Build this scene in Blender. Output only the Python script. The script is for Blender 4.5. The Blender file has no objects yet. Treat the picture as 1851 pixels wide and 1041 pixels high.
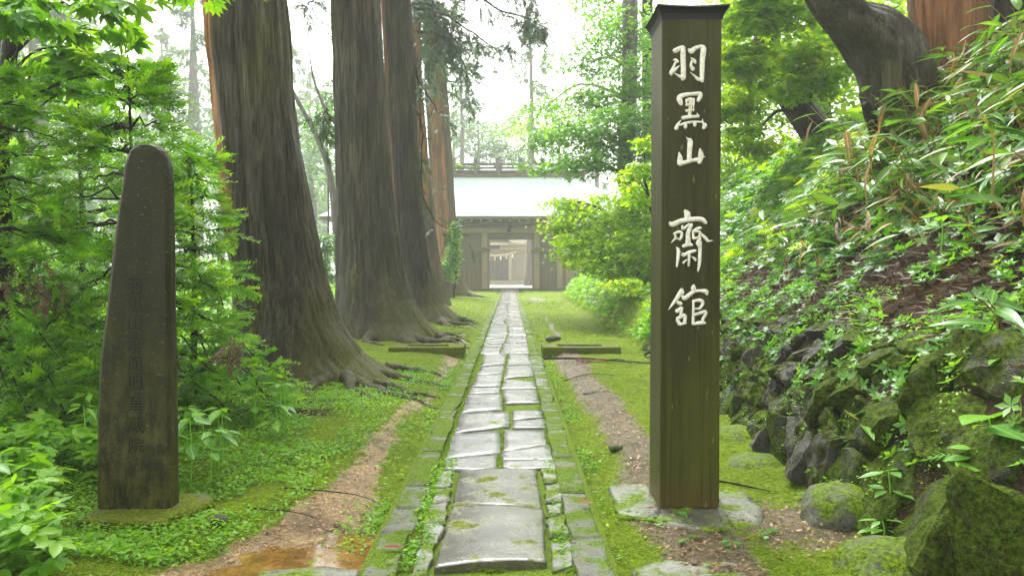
import bpy, bmesh, math, random
import numpy as np

# ------------------------------------------------------------------ camera, world, sun, exposure
SC = bpy.context.scene
COL = SC.collection
F, CX, HOR, EYE = 1400.0, 923.0, 489.0, 1.25      # focal length in photo pixels, centre line, horizon row, eye height
cd = bpy.data.cameras.new('camera')
cam = bpy.data.objects.new('camera', cd)
COL.objects.link(cam)
cd.sensor_width = 36.0
cd.lens = F / 1851 * 36
cam.location = (0, 0, EYE)
cam.rotation_euler = (math.radians(90 - 1.29), 0, math.radians(-0.09))
cd.clip_start = 0.05
cd.clip_end = 1000
SC.camera = cam

SUN_ELEV, SUN_AZ = math.radians(58), math.radians(-18)   # azimuth from +Y (beyond the gate), clockwise positive
world = bpy.data.worlds.new('World')
SC.world = world
world.use_nodes = True
wn, wl = world.node_tree.nodes, world.node_tree.links
wn.clear()
wo = wn.new('ShaderNodeOutputWorld')
bg = wn.new('ShaderNodeBackground')
sky = wn.new('ShaderNodeTexSky')
sky.sky_type = 'NISHITA'
sky.sun_disc = False
sky.sun_elevation = SUN_ELEV
sky.sun_rotation = SUN_AZ
sky.air_density = 1.0
sky.dust_density = 4.0
hs = wn.new('ShaderNodeHueSaturation')
hs.inputs['Saturation'].default_value = 0.0             # overcast: a white sky
wl.new(sky.outputs[0], hs.inputs['Color'])
wl.new(hs.outputs[0], bg.inputs['Color'])
bg.inputs['Strength'].default_value = 0.15
wl.new(bg.outputs[0], wo.inputs['Surface'])

sd = bpy.data.lights.new('sun', 'SUN')
sd.energy = 1.5
sd.angle = math.radians(25)
sd.color = (1.0, 0.97, 0.92)
sun = bpy.data.objects.new('sun', sd)
COL.objects.link(sun)
sun.rotation_euler = (math.radians(90) - SUN_ELEV, 0, -SUN_AZ + math.pi)
sun.location = (0, 0, 30)

SC.view_settings.view_transform = 'Standard'
SC.view_settings.look = 'None'
SC.view_settings.gamma = 1.0
SC.view_settings.use_curve_mapping = False
SC.view_settings.exposure = 2.3
cy = SC.cycles
cy.use_denoising = True
try:
    cy.denoiser = 'OPENIMAGEDENOISE'
except Exception:
    pass
cy.max_bounces = 7
cy.diffuse_bounces = 4
cy.glossy_bounces = 3
cy.transmission_bounces = 4
cy.transparent_max_bounces = 4
cy.volume_bounces = 2
cy.caustics_reflective = False
cy.caustics_refractive = False
cy.sample_clamp_indirect = 6.0
HAZE_DENSITY = 0.0022

rng = np.random.default_rng(11)
random.seed(11)


# ------------------------------------------------------------------ measuring helpers
def P(u, v, Y):
    """a spot of the photograph at a known distance Y -> world point"""
    return np.array([(u - CX) / F * Y, Y, EYE + (HOR - v) / F * Y])


def G(u, v, z=0.0):
    """a spot of the photograph on the ground (height z) -> world point"""
    Y = F * (EYE - z) / (v - HOR)
    return np.array([(u - CX) / F * Y, Y, z])


# ------------------------------------------------------------------ noise
def _h(i, j, s):
    v = np.sin(i * 127.1 + j * 311.7 + s * 74.7) * 43758.5453
    return v - np.floor(v)


def vnoise(x, y, s=0, per=None):
    x = np.asarray(x, float)
    y = np.asarray(y, float)
    i, j = np.floor(x), np.floor(y)
    fx, fy = x - i, y - j
    fx, fy = fx * fx * (3 - 2 * fx), fy * fy * (3 - 2 * fy)
    i1 = i + 1
    if per:
        i, i1 = np.mod(i, per), np.mod(i1, per)
    a, b, c, d = _h(i, j, s), _h(i1, j, s), _h(i, j + 1, s), _h(i1, j + 1, s)
    return (a * (1 - fx) + b * fx) * (1 - fy) + (c * (1 - fx) + d * fx) * fy


def fbm(x, y, s=0, o=4):
    t, a, n = 0, 0.5, 0
    for k in range(o):
        t = t + a * vnoise(x, y, s + k * 7)
        n += a
        x, y, a = x * 2.03, y * 2.03, a * 0.5
    return t / n


def sstep(a, b, x):
    t = np.clip((x - a) / (b - a), 0, 1)
    return t * t * (3 - 2 * t)


# ------------------------------------------------------------------ materials
def mat(name):
    m = bpy.data.materials.new(name)
    m.use_nodes = True
    nt = m.node_tree
    return m, nt, nt.nodes, nt.links, nt.nodes['Principled BSDF']


def N(nt, t, **kw):
    n = nt.nodes.new(t)
    for k, v in kw.items():
        if k in n.inputs:
            n.inputs[k].default_value = v
        else:
            setattr(n, k, v)
    return n


def ramp(nt, fac, stops):
    r = nt.nodes.new('ShaderNodeValToRGB')
    e = r.color_ramp.elements
    while len(e) < len(stops):
        e.new(0.5)
    for el, (p, c) in zip(e, stops):
        el.position = p
        el.color = (*c, 1) if len(c) == 3 else (c[0], c[0], c[0], 1)
    nt.links.new(fac, r.inputs[0])
    return r.outputs[0]


def mixc(nt, fac, a, b):
    m = nt.nodes.new('ShaderNodeMix')
    m.data_type = 'RGBA'
    for sock, val in ((m.inputs[0], fac), (m.inputs[6], a), (m.inputs[7], b)):
        if isinstance(val, (int, float)):
            sock.default_value = val
        elif isinstance(val, tuple):
            sock.default_value = (*val, 1)
        else:
            nt.links.new(val, sock)
    return m.outputs[2]


def noise(nt, scale, detail=4, rough=0.6, coord='Object', stretch=(1, 1, 1), dist=0.0):
    tc = nt.nodes.new('ShaderNodeTexCoord')
    mp = nt.nodes.new('ShaderNodeMapping')
    mp.inputs['Scale'].default_value = stretch
    nt.links.new(tc.outputs[coord], mp.inputs[0])
    n = nt.nodes.new('ShaderNodeTexNoise')
    n.inputs['Scale'].default_value = scale
    n.inputs['Detail'].default_value = detail
    n.inputs['Roughness'].default_value = rough
    n.inputs['Distortion'].default_value = dist
    nt.links.new(mp.outputs[0], n.inputs['Vector'])
    return n.outputs[0]


def math_n(nt, op, a, b=0.0, clamp=False):
    m = nt.nodes.new('ShaderNodeMath')
    m.operation = op
    m.use_clamp = clamp
    for k, v in ((0, a), (1, b)):
        if isinstance(v, (int, float)):
            m.inputs[k].default_value = v
        else:
            nt.links.new(v, m.inputs[k])
    return m.outputs[0]


def bump(nt, bs, h, strength=0.5, dist=0.02):
    b = nt.nodes.new('ShaderNodeBump')
    b.inputs['Strength'].default_value = strength
    b.inputs['Distance'].default_value = dist
    nt.links.new(h, b.inputs['Height'])
    nt.links.new(b.outputs[0], bs.inputs['Normal'])
    return b


def attr(nt, name):
    a = nt.nodes.new('ShaderNodeAttribute')
    a.attribute_name = name
    return a.outputs['Fac']


def leaf_mat(name, stops, trans_boost=1.5, tr=0.42, rough=0.38, per_object=False, spec=0.5):
    m, nt, nd, lk, bs = mat(name)
    if per_object:
        oi = nt.nodes.new('ShaderNodeObjectInfo')
        f = oi.outputs['Random']
    else:
        f = attr(nt, 'rnd')
    c = ramp(nt, f, stops)
    if per_object:      # pale midrib, side veins and blotches of the real leaf
        tc = nd.new('ShaderNodeTexCoord')
        sx = nd.new('ShaderNodeSeparateXYZ')
        lk.new(tc.outputs['Object'], sx.inputs[0])
        ay = math_n(nt, 'ABSOLUTE', sx.outputs[1])
        vein = math_n(nt, 'SINE', math_n(nt, 'MULTIPLY', math_n(nt, 'SUBTRACT', sx.outputs[0], math_n(nt, 'MULTIPLY', ay, .9)), 55))
        c = mixc(nt, math_n(nt, 'MULTIPLY', ramp(nt, vein, [(.75, (0, 0, 0)), (1.0, (1, 1, 1))]), .28), c, tuple(v * .45 for v in stops[0][1]))
        c = mixc(nt, ramp(nt, noise(nt, 5, 4, .6), [(.45, (0, 0, 0)), (.75, (.55, .55, .55))]), c, tuple(v * .55 for v in stops[0][1]))
        c = mixc(nt, ramp(nt, ay, [(.008, (.6, .6, .6)), (.022, (0, 0, 0))]), c, tuple(min(1, v * 1.5 + .03) for v in stops[-1][1]))
    lk.new(c, bs.inputs['Base Color'])
    bs.inputs['Roughness'].default_value = rough
    bs.inputs['Specular IOR Level'].default_value = spec
    t = nd.new('ShaderNodeBsdfTranslucent')
    g = nd.new('ShaderNodeMix')
    g.data_type = 'RGBA'
    g.blend_type = 'MULTIPLY'
    g.inputs[0].default_value = 1
    lk.new(c, g.inputs[6])
    g.inputs[7].default_value = (trans_boost * 1.25, trans_boost * 1.1, trans_boost * 0.5, 1)
    lk.new(g.outputs[2], t.inputs['Color'])
    mx = nd.new('ShaderNodeMixShader')
    mx.inputs[0].default_value = tr
    lk.new(bs.outputs[0], mx.inputs[1])
    lk.new(t.outputs[0], mx.inputs[2])
    lk.new(mx.outputs[0], nd['Material Output'].inputs['Surface'])
    return m


MT = {}
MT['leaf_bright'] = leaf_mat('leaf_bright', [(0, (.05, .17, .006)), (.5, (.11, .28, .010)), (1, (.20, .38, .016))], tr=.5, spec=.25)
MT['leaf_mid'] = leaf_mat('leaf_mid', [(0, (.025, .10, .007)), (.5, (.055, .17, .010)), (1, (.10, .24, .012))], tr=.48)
MT['leaf_maple'] = leaf_mat('leaf_maple', [(0, (.10, .24, .004)), (.5, (.19, .36, .006)), (1, (.32, .46, .010))], tr=.6, spec=.25)
MT['leaf_cool'] = leaf_mat('leaf_cool', [(0, (.045, .16, .02)), (.5, (.09, .25, .025)), (1, (.16, .32, .03))], tr=.5)
MT['needle'] = leaf_mat('needle', [(0, (.035, .14, .007)), (.5, (.10, .27, .010)), (1, (.25, .45, .018))], tr=.52, spec=.2)
MT['needle_dark'] = leaf_mat('needle_dark', [(0, (.018, .05, .022)), (.6, (.035, .09, .03)), (1, (.06, .12, .035))], tr=.25)
MT['needle_misted'] = leaf_mat('needle_misted', [(0, (.06, .13, .05)), (.6, (.09, .18, .06)), (1, (.12, .22, .07))], tr=.3)  # needle green lightened, the veil of mist is painted into the colour
MT['moss_tuft'] = leaf_mat('moss_tuft', [(0, (.06, .115, .004)), (.5, (.11, .20, .005)), (1, (.18, .27, .008))], rough=.7, spec=.2)
MT['sasa'] = leaf_mat('sasa', [(0, (.04, .13, .012)), (.5, (.07, .18, .015)), (.8, (.13, .24, .02)), (1, (.22, .24, .05))], rough=.35, tr=.35, spec=.3)
MT['sasa_obj'] = leaf_mat('sasa_obj', [(0, (.035, .13, .012)), (.6, (.07, .19, .018)), (1, (.13, .26, .02))], rough=.28, tr=.38, per_object=True, spec=.35)
MT['dead_leaf'] = leaf_mat('dead_leaf', [(0, (.10, .05, .02)), (.6, (.25, .15, .06)), (1, (.38, .27, .12))], rough=.6, tr=.25, trans_boost=1.0)
MT['dead_obj'] = leaf_mat('dead_obj', [(0, (.20, .11, .03)), (.6, (.36, .22, .07)), (1, (.45, .32, .12))], rough=.5, tr=.25, trans_boost=1.0, per_object=True)
MT['plant_obj'] = leaf_mat('plant_obj', [(0, (.06, .20, .02)), (.5, (.11, .28, .025)), (1, (.17, .36, .03))], rough=.35, tr=.4, per_object=True, spec=.35)
MT['seed_obj'] = leaf_mat('seed_obj', [(0, (.06, .22, .02)), (1, (.12, .32, .03))], rough=.35, tr=.4, per_object=True)
MT['red_leaf'] = leaf_mat('red_leaf', [(0, (.12, .02, .012)), (1, (.2, .05, .02))], rough=.6, tr=.1, trans_boost=1, per_object=True, spec=.1)
MT['tuft_brown'] = leaf_mat('tuft_brown', [(0, (.035, .019, .009)), (1, (.12, .066, .028))], rough=.7, tr=.15, trans_boost=1)


def simple(name, col, rough=.6, metallic=0, spec=.5):
    m, nt, nd, lk, bs = mat(name)
    bs.inputs['Base Color'].default_value = (*col, 1)
    bs.inputs['Roughness'].default_value = rough
    bs.inputs['Metallic'].default_value = metallic
    bs.inputs['Specular IOR Level'].default_value = spec
    return m


def make_bark(name, dark, light, red, moss=(.085, .092, .010), gain=1.0):
    m, nt, nd, lk, bs = mat(name)
    n1 = noise(nt, 10, 7, .72, stretch=(1, 1, .09))
    n2 = noise(nt, 42, 5, .7, stretch=(1, 1, .05))
    n3 = noise(nt, 1.6, 4, .6, stretch=(1, 1, .35))
    base = ramp(nt, n1, [(.36, dark), (.5, tuple(a * .6 + b * .4 for a, b in zip(dark, light))), (.66, light)])
    base = mixc(nt, ramp(nt, n2, [(.40, (.85,)), (.56, (0.0,))]), base, tuple(c * .5 for c in dark))
    base = mixc(nt, ramp(nt, n3, [(.35, (.6,)), (.6, (0.0,))]), base, dark)
    redc = mixc(nt, ramp(nt, n1, [(.38, (1.0,)), (.6, (0.0,))]), red, tuple(c * .3 for c in red))
    base = mixc(nt, attr(nt, 'red'), base, redc)
    ms = math_n(nt, 'ADD', math_n(nt, 'MULTIPLY', attr(nt, 'moss'), 1.5), math_n(nt, 'MULTIPLY', math_n(nt, 'SUBTRACT', n3, .56), 2.6))
    ms = math_n(nt, 'MULTIPLY', ms, math_n(nt, 'ADD', math_n(nt, 'MULTIPLY', n2, .9), .15), True)
    base = mixc(nt, ms, base, moss)
    speck = ramp(nt, noise(nt, 90, 2, .5, stretch=(1, 1, .25)), [(.70, (0, 0, 0)), (.76, (1, 1, 1))])
    base = mixc(nt, math_n(nt, 'MULTIPLY', speck, .35), base, (.30, .30, .25))
    lk.new(base, bs.inputs['Base Color'])
    bs.inputs['Specular IOR Level'].default_value = .16
    rr = ramp(nt, n3, [(.35, (.38,)), (.65, (.75,))])
    lk.new(rr, bs.inputs['Roughness'])
    bump(nt, bs, math_n(nt, 'ADD', n1, math_n(nt, 'MULTIPLY', n2, .8)), 1.0, .05)
    return m


MT['bark'] = make_bark('bark', (.024, .021, .012), (.165, .150, .092), (.42, .19, .06))
MT['bark_dark'] = make_bark('bark_dark', (.018, .015, .010), (.125, .102, .068), (.30, .12, .045))
MT['bark_red'] = make_bark('bark_red', (.036, .024, .013), (.16, .115, .066), (.38, .17, .065))
MT['bark_misted'] = make_bark('bark_misted', (.11, .10, .085), (.24, .225, .20), (.2, .14, .1))  # bark paled so distant trunks look veiled, mist put into the colour
MT['bark_thin'] = make_bark('bark_thin', (.016, .011, .007), (.05, .038, .026), (.2, .1, .05))
MT['stump_cut'] = simple('stump_cut', (.45, .24, .09), .7)


def make_stone(name, c0, c1, moss_amt=0.4, rough=(.15, .5), scale=6, moss=(.085, .13, .01), bstr=.5, up=False, moss_scale=5, bdist=.012, spec=.5):
    m, nt, nd, lk, bs = mat(name)
    n1 = noise(nt, scale, 8, .65)
    n2 = noise(nt, scale * 9, 4, .6)
    n3 = noise(nt, moss_scale, 6, .65)
    base = ramp(nt, n1, [(.3, c0), (.7, c1)])
    base = mixc(nt, math_n(nt, 'MULTIPLY', n2, .5), base, tuple(c * .5 for c in c0))
    base = mixc(nt, ramp(nt, noise(nt, 2.2, 6, .7), [(.42, (0, 0, 0)), (.62, (.7, .7, .7))]), base, tuple(c * .42 for c in c0))
    base = mixc(nt, ramp(nt, noise(nt, scale * 20, 2, .5), [(.62, (0, 0, 0)), (.70, (.5, .5, .5))]), base, tuple(c * .35 for c in c0))
    if moss_amt > 0:
        f = ramp(nt, n3, [(max(0, .62 - moss_amt * .5), (0, 0, 0)), (min(1, .72 - moss_amt * .42), (1, 1, 1))])
        if up:
            g = nt.nodes.new('ShaderNodeNewGeometry')
            sx = nt.nodes.new('ShaderNodeSeparateXYZ')
            lk.new(g.outputs['Normal'], sx.inputs[0])
            f2 = math_n(nt, 'ADD', f, math_n(nt, 'MULTIPLY', math_n(nt, 'SUBTRACT', sx.outputs[2], .45), 1.3), True)
            f = math_n(nt, 'MULTIPLY', f2, math_n(nt, 'ADD', math_n(nt, 'MULTIPLY', n3, 2.2), -.25, True), True)
        mo = mixc(nt, ramp(nt, n2, [(.35, (0, 0, 0)), (.65, (1, 1, 1))]), tuple(c * .32 for c in moss), tuple(c * 1.6 for c in moss))
        base = mixc(nt, f, base, mo)
        r = mixc(nt, f, ramp(nt, n1, [(.35, (rough[0],)), (.65, (rough[1],))]), (.8, .8, .8))
    else:
        r = ramp(nt, n1, [(.35, (rough[0],)), (.65, (rough[1],))])
    lk.new(base, bs.inputs['Base Color'])
    lk.new(r, bs.inputs['Roughness'])
    if moss_amt > 0:
        sp_ = mixc(nt, f, (spec, spec, spec), (.08, .08, .08))
        lk.new(sp_, bs.inputs['Specular IOR Level'])
    else:
        bs.inputs['Specular IOR Level'].default_value = spec
    n4 = noise(nt, scale * 32, 2, .5)
    bump(nt, bs, math_n(nt, 'ADD', math_n(nt, 'ADD', math_n(nt, 'MULTIPLY', n1, 1.5), math_n(nt, 'MULTIPLY', n2, .6)), math_n(nt, 'MULTIPLY', n4, .35)), bstr, bdist)
    return m


MT['paver'] = make_stone('paver', (.13, .13, .125), (.31, .305, .29), .10, (.04, .20), 7, bstr=.24, spec=.9)
MT['paver_dark'] = make_stone('paver_dark', (.15, .16, .15), (.27, .27, .26), .05, (.05, .2), 9, bstr=.22, spec=.8)
MT['front_slab'] = make_stone('front_slab', (.06, .06, .04), (.15, .145, .11), .22, (.07, .22), 5, moss=(.085, .10, .008), bstr=.3, spec=.8)
MT['block'] = make_stone('block', (.15, .15, .13), (.30, .29, .26), .36, (.2, .5), 9, bstr=.7)
MT['kerb'] = make_stone('kerb', (.085, .085, .06), (.20, .19, .15), .54, (.3, .6), 10, moss=(.072, .122, .005), bstr=.9, moss_scale=5, spec=.3)
MT['kerb_near'] = make_stone('kerb_near', (.11, .11, .09), (.23, .22, .19), .42, (.2, .5), 10, moss=(.072, .122, .005), bstr=.9, moss_scale=5, spec=.3)
MT['wall_stone'] = make_stone('wall_stone', (.035, .033, .026), (.15, .145, .125), .36, (.25, .6), 5, moss=(.045, .06, .010), bstr=.9, moss_scale=5, bdist=.03, spec=.2)
MT['wall_stone_mossy'] = make_stone('wall_stone_mossy', (.035, .033, .022), (.13, .125, .095), .60, (.3, .6), 5, moss=(.052, .082, .005), bstr=1.0, moss_scale=5, bdist=.04, spec=.2)
MT['boulder'] = make_stone('boulder', (.08, .08, .065), (.24, .23, .20), .5, (.25, .55), 6, moss=(.095, .155, .004), bstr=.9, up=True, moss_scale=7, bdist=.03, spec=.2)
MT['flat_slab'] = make_stone('flat_slab', (.09, .095, .07), (.19, .19, .145), .34, (.08, .3), 6, bstr=.5)
MT['base_frame'] = make_stone('base_frame', (.04, .04, .03), (.11, .11, .085), .55, (.25, .55), 8, bstr=.6, spec=.25, moss=(.08, .105, .006))


def make_stele():
    m, nt, nd, lk, bs = mat('stele_stone')
    n1 = noise(nt, 5, 8, .7, stretch=(1, 1, .35))
    n2 = noise(nt, 60, 3, .6)
    n3 = noise(nt, 18, 5, .7, stretch=(1, 1, .4))
    base = ramp(nt, n1, [(.25, (.008, .009, .003)), (.75, (.030, .031, .010))])
    tc = nd.new('ShaderNodeTexCoord')
    sp = nd.new('ShaderNodeSeparateXYZ')
    lk.new(tc.outputs['Object'], sp.inputs[0])
    low = math_n(nt, 'SUBTRACT', .85, math_n(nt, 'MULTIPLY', sp.outputs[2], .75), True)
    f = math_n(nt, 'MULTIPLY', ramp(nt, n3, [(.42, (0, 0, 0)), (.62, (1, 1, 1))]), low)
    base = mixc(nt, f, base, (.080, .080, .012))
    spk = ramp(nt, n2, [(.64, (0, 0, 0)), (.71, (1, 1, 1))])
    base = mixc(nt, math_n(nt, 'MULTIPLY', spk, math_n(nt, 'MULTIPLY', n3, .6)), base, (.24, .23, .14))
    lk.new(base, bs.inputs['Base Color'])
    bs.inputs['Roughness'].default_value = .45
    bs.inputs['Specular IOR Level'].default_value = .14
    bump(nt, bs, math_n(nt, 'ADD', n1, math_n(nt, 'MULTIPLY', n2, .4)), .9, .012)
    return m


MT['stele'] = make_stele()
MT['stele_char'] = simple('stele_char', (.008, .008, .004), .5, 0, .1)
MT['stele_lip'] = simple('stele_lip', (.085, .080, .045), .5, 0, .2)


def make_wood(name, dark, light, moss, mossamt=.5, rough=.5, low=True):
    m, nt, nd, lk, bs = mat(name)
    n1 = noise(nt, 26, 6, .7, stretch=(1, 1, .05), dist=.3)
    n2 = noise(nt, 3, 5, .65, stretch=(1, 1, .22))
    n3 = noise(nt, 7, 5, .7, stretch=(1, 1, .12))
    base = ramp(nt, n1, [(.3, dark), (.7, light)])
    f = ramp(nt, n2, [(.42, (0, 0, 0)), (.75, (1, 1, 1))])
    base = mixc(nt, math_n(nt, 'MULTIPLY', f, mossamt), base, moss)
    if low:
        tc = nd.new('ShaderNodeTexCoord')
        sp = nd.new('ShaderNodeSeparateXYZ')
        lk.new(tc.outputs['Object'], sp.inputs[0])
        lo = math_n(nt, 'SUBTRACT', 1.0, math_n(nt, 'MULTIPLY', sp.outputs[2], 1.1), True)
        g = math_n(nt, 'MULTIPLY', lo, ramp(nt, n3, [(.35, (0, 0, 0)), (.7, (1, 1, 1))]))
        base = mixc(nt, math_n(nt, 'MULTIPLY', g, .8), base, (.07, .085, .006))
        ve = math_n(nt, 'SUBTRACT', 1.0, math_n(nt, 'MULTIPLY', sp.outputs[2], 5.0), True)
        base = mixc(nt, math_n(nt, 'MULTIPLY', ve, .7), base, (.075, .045, .015))
    crk = noise(nt, 9, 3, .5, stretch=(1, 1, .012))
    crk = ramp(nt, math_n(nt, 'ABSOLUTE', math_n(nt, 'SUBTRACT', crk, .5)), [(.004, (1, 1, 1)), (.012, (0, 0, 0))])
    base = mixc(nt, math_n(nt, 'MULTIPLY', crk, .42), base, tuple(c * .3 for c in dark))
    spk = ramp(nt, noise(nt, 40, 2, .5, stretch=(1, 1, .3)), [(.70, (0, 0, 0)), (.76, (1, 1, 1))])
    base = mixc(nt, math_n(nt, 'MULTIPLY', spk, .5), base, (.26, .25, .10))
    lk.new(base, bs.inputs['Base Color'])
    bs.inputs['Roughness'].default_value = rough
    bs.inputs['Specular IOR Level'].default_value = .16
    bump(nt, bs, n1, .5, .006)
    return m


MT['post'] = make_wood('post_wood', (.018, .0175, .003), (.048, .047, .009), (.076, .082, .007), .8, .42)
MT['gate_wood'] = make_wood('gate_wood', (.15, .122, .066), (.31, .25, .14), (.19, .18, .07), .5, .7, False)
MT['gate_dark'] = make_wood('gate_dark', (.065, .053, .026), (.14, .115, .058), (.10, .095, .035), .4, .7, False)  # darker gate wood; on the recessed panels it stands for shade
MT['ridge_wood'] = make_wood('ridge_wood', (.05, .046, .04), (.15, .14, .125), (.16, .18, .10), .4, .6, False)
MT['shrine_wood'] = make_wood('shrine_wood', (.34, .31, .25), (.55, .50, .42), (.4, .4, .3), .3, .7, False)
MT['shrine_roof'] = make_wood('shrine_roof', (.38, .36, .30), (.55, .52, .45), (.42, .42, .32), .4, .8, False)
MT['plaster'] = simple('plaster', (.62, .60, .53), .8)
MT['cap'] = simple('cap_metal', (.018, .018, .02), .5, 0, .25)
MT['paint'], _nt, _nd, _lk, _bs = mat('white_paint')
_lk.new(ramp(_nt, noise(_nt, 45, 5, .7), [(.3, (.42, .40, .28)), (.5, (.74, .72, .60)), (.7, (.84, .82, .72))]), _bs.inputs['Base Color'])
_bs.inputs['Roughness'].default_value = .5
MT['paint_edge'] = simple('carved_groove', (.02, .02, .01), .7)
MT['rope'] = simple('rope_straw', (.62, .55, .38), .8)
MT['paper'] = simple('white_paper', (.8, .8, .76), .8)
MT['iron'] = simple('iron', (.03, .03, .03), .5, .7)


def make_copper():
    m, nt, nd, lk, bs = mat('copper_roof')
    n1 = noise(nt, 1.2, 5, .6, stretch=(.6, 2, 1))
    n2 = noise(nt, 9, 4, .6, stretch=(.5, 3, 3))
    base = ramp(nt, n1, [(.25, (.26, .46, .45)), (.42, (.50, .60, .59)), (.7, (.62, .66, .65))])
    base = mixc(nt, math_n(nt, 'MULTIPLY', n2, .4), base, (.38, .48, .48))
    lk.new(base, bs.inputs['Base Color'])
    bs.inputs['Roughness'].default_value = .22
    bs.inputs['Coat Weight'].default_value = .6
    bs.inputs['Coat Roughness'].default_value = .12
    bump(nt, bs, n2, .3, .02)
    return m


MT['copper'] = make_copper()


def make_ground():
    m, nt, nd, lk, bs = mat('ground')
    n1 = noise(nt, 3.0, 8, .7)
    n2 = noise(nt, 38, 5, .7)
    n3 = noise(nt, 130, 3, .6)
    moss = ramp(nt, n1, [(.25, (.045, .078, .003)), (.5, (.108, .172, .004)), (.75, (.175, .235, .006))])
    moss = mixc(nt, ramp(nt, n2, [(.34, (0, 0, 0)), (.58, (1, 1, 1))]), mixc(nt, .75, moss, (.012, .016, .002)), moss)
    moss = mixc(nt, ramp(nt, n3, [(.55, (0, 0, 0)), (.7, (1, 1, 1))]), moss, (.22, .25, .015))
    sand = ramp(nt, n2, [(.3, (.07, .040, .013)), (.5, (.20, .118, .038)), (.72, (.36, .235, .095))])
    sand = mixc(nt, ramp(nt, n3, [(.5, (0, 0, 0)), (.62, (1, 1, 1))]), sand, (.42, .34, .20))
    sand = mixc(nt, ramp(nt, n1, [(.42, (0, 0, 0)), (.66, (1, 1, 1))]), sand, (.075, .052, .03))
    tc = nd.new('ShaderNodeTexCoord')
    sx = nd.new('ShaderNodeSeparateXYZ')
    lk.new(tc.outputs['Object'], sx.inputs[0])
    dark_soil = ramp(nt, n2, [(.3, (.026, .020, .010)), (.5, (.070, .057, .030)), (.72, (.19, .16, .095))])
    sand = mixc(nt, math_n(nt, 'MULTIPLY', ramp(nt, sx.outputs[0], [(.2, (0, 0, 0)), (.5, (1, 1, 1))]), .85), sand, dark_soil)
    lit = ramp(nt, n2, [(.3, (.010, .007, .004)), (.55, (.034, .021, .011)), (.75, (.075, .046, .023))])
    f = math_n(nt, 'ADD', attr(nt, 'sand'), math_n(nt, 'MULTIPLY', math_n(nt, 'SUBTRACT', n2, .5), 1.1))
    f = math_n(nt, 'ADD', f, math_n(nt, 'MULTIPLY', math_n(nt, 'SUBTRACT', noise(nt, 7, 6, .75), .5), 2.6))
    f = ramp(nt, f, [(.36, (0, 0, 0)), (.62, (1, 1, 1))])
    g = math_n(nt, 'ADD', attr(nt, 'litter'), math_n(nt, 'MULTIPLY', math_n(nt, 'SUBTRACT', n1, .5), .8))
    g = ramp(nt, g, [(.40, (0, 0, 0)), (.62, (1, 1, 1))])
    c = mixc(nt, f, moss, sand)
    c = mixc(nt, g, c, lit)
    lk.new(c, bs.inputs['Base Color'])
    r = mixc(nt, f, (.85, .85, .85), ramp(nt, n1, [(.4, (.5,)), (.62, (.16,))]))
    lk.new(r, bs.inputs['Roughness'])
    lk.new(mixc(nt, f, (.08, .08, .08), (.25, .25, .25)), bs.inputs['Specular IOR Level'])
    bump(nt, bs, math_n(nt, 'ADD', n2, math_n(nt, 'MULTIPLY', n3, .6)), 1.0, .02)
    return m


MT['ground'] = make_ground()
MT['bed'] = make_stone('path_bed', (.05, .045, .02), (.11, .10, .04), .8, (.5, .8), 12, moss=(.095, .15, .010), bstr=1.0, moss_scale=3)
MT['puddle'], _nt, _nd, _lk, _bs = mat('puddle_water')
_lk.new(ramp(_nt, noise(_nt, 9, 6, .75), [(.35, (.06, .034, .008)), (.55, (.15, .082, .018)), (.7, (.24, .15, .05))]), _bs.inputs['Base Color'])
_bs.inputs['Roughness'].default_value = .09
MT['courtyard'] = simple('courtyard', (.55, .52, .45), .8)
MT['shrine_door'] = make_wood('shrine_door', (.16, .14, .12), (.28, .25, .21), (.2, .2, .16), .3, .7, False)


# ------------------------------------------------------------------ object helpers
def link(o, parent=None):
    COL.objects.link(o)
    if parent is not None:
        o.parent = parent
    return o


def tag(o, label=None, cat=None, group=None, kind=None):
    if label:
        o['label'] = label
    if cat:
        o['category'] = cat
    if group:
        o['group'] = group
    if kind:
        o['kind'] = kind
    return o


def empty(name, loc, label, cat, group=None, rz=0.0):
    o = bpy.data.objects.new(name, None)
    o.location = tuple(float(c) for c in loc)
    o.rotation_euler = (0, 0, rz)
    o.empty_display_size = .1
    link(o)
    return tag(o, label, cat, group)


def arr_mesh(name, V, Fc, m=None, attrs=None, smooth=False):
    """mesh from numpy arrays (Fc: n x 3 or n x 4)"""
    me = bpy.data.meshes.new(name)
    V = np.ascontiguousarray(V, np.float32)
    Fc = np.ascontiguousarray(Fc, np.int32)
    k = Fc.shape[1]
    me.vertices.add(len(V))
    me.vertices.foreach_set('co', V.ravel())
    me.loops.add(Fc.size)
    me.loops.foreach_set('vertex_index', Fc.ravel())
    me.polygons.add(len(Fc))
    me.polygons.foreach_set('loop_start', np.arange(0, Fc.size, k, dtype=np.int32))
    me.polygons.foreach_set('loop_total', np.full(len(Fc), k, np.int32))
    if smooth:
        me.polygons.foreach_set('use_smooth', np.ones(len(Fc), bool))
    me.update(calc_edges=True)
    for an, av in (attrs or {}).items():
        at = me.attributes.new(an, 'FLOAT', 'POINT')
        at.data.foreach_set('value', np.ascontiguousarray(av, np.float32))
    if m is not None:
        me.materials.append(m)
    return me


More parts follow.
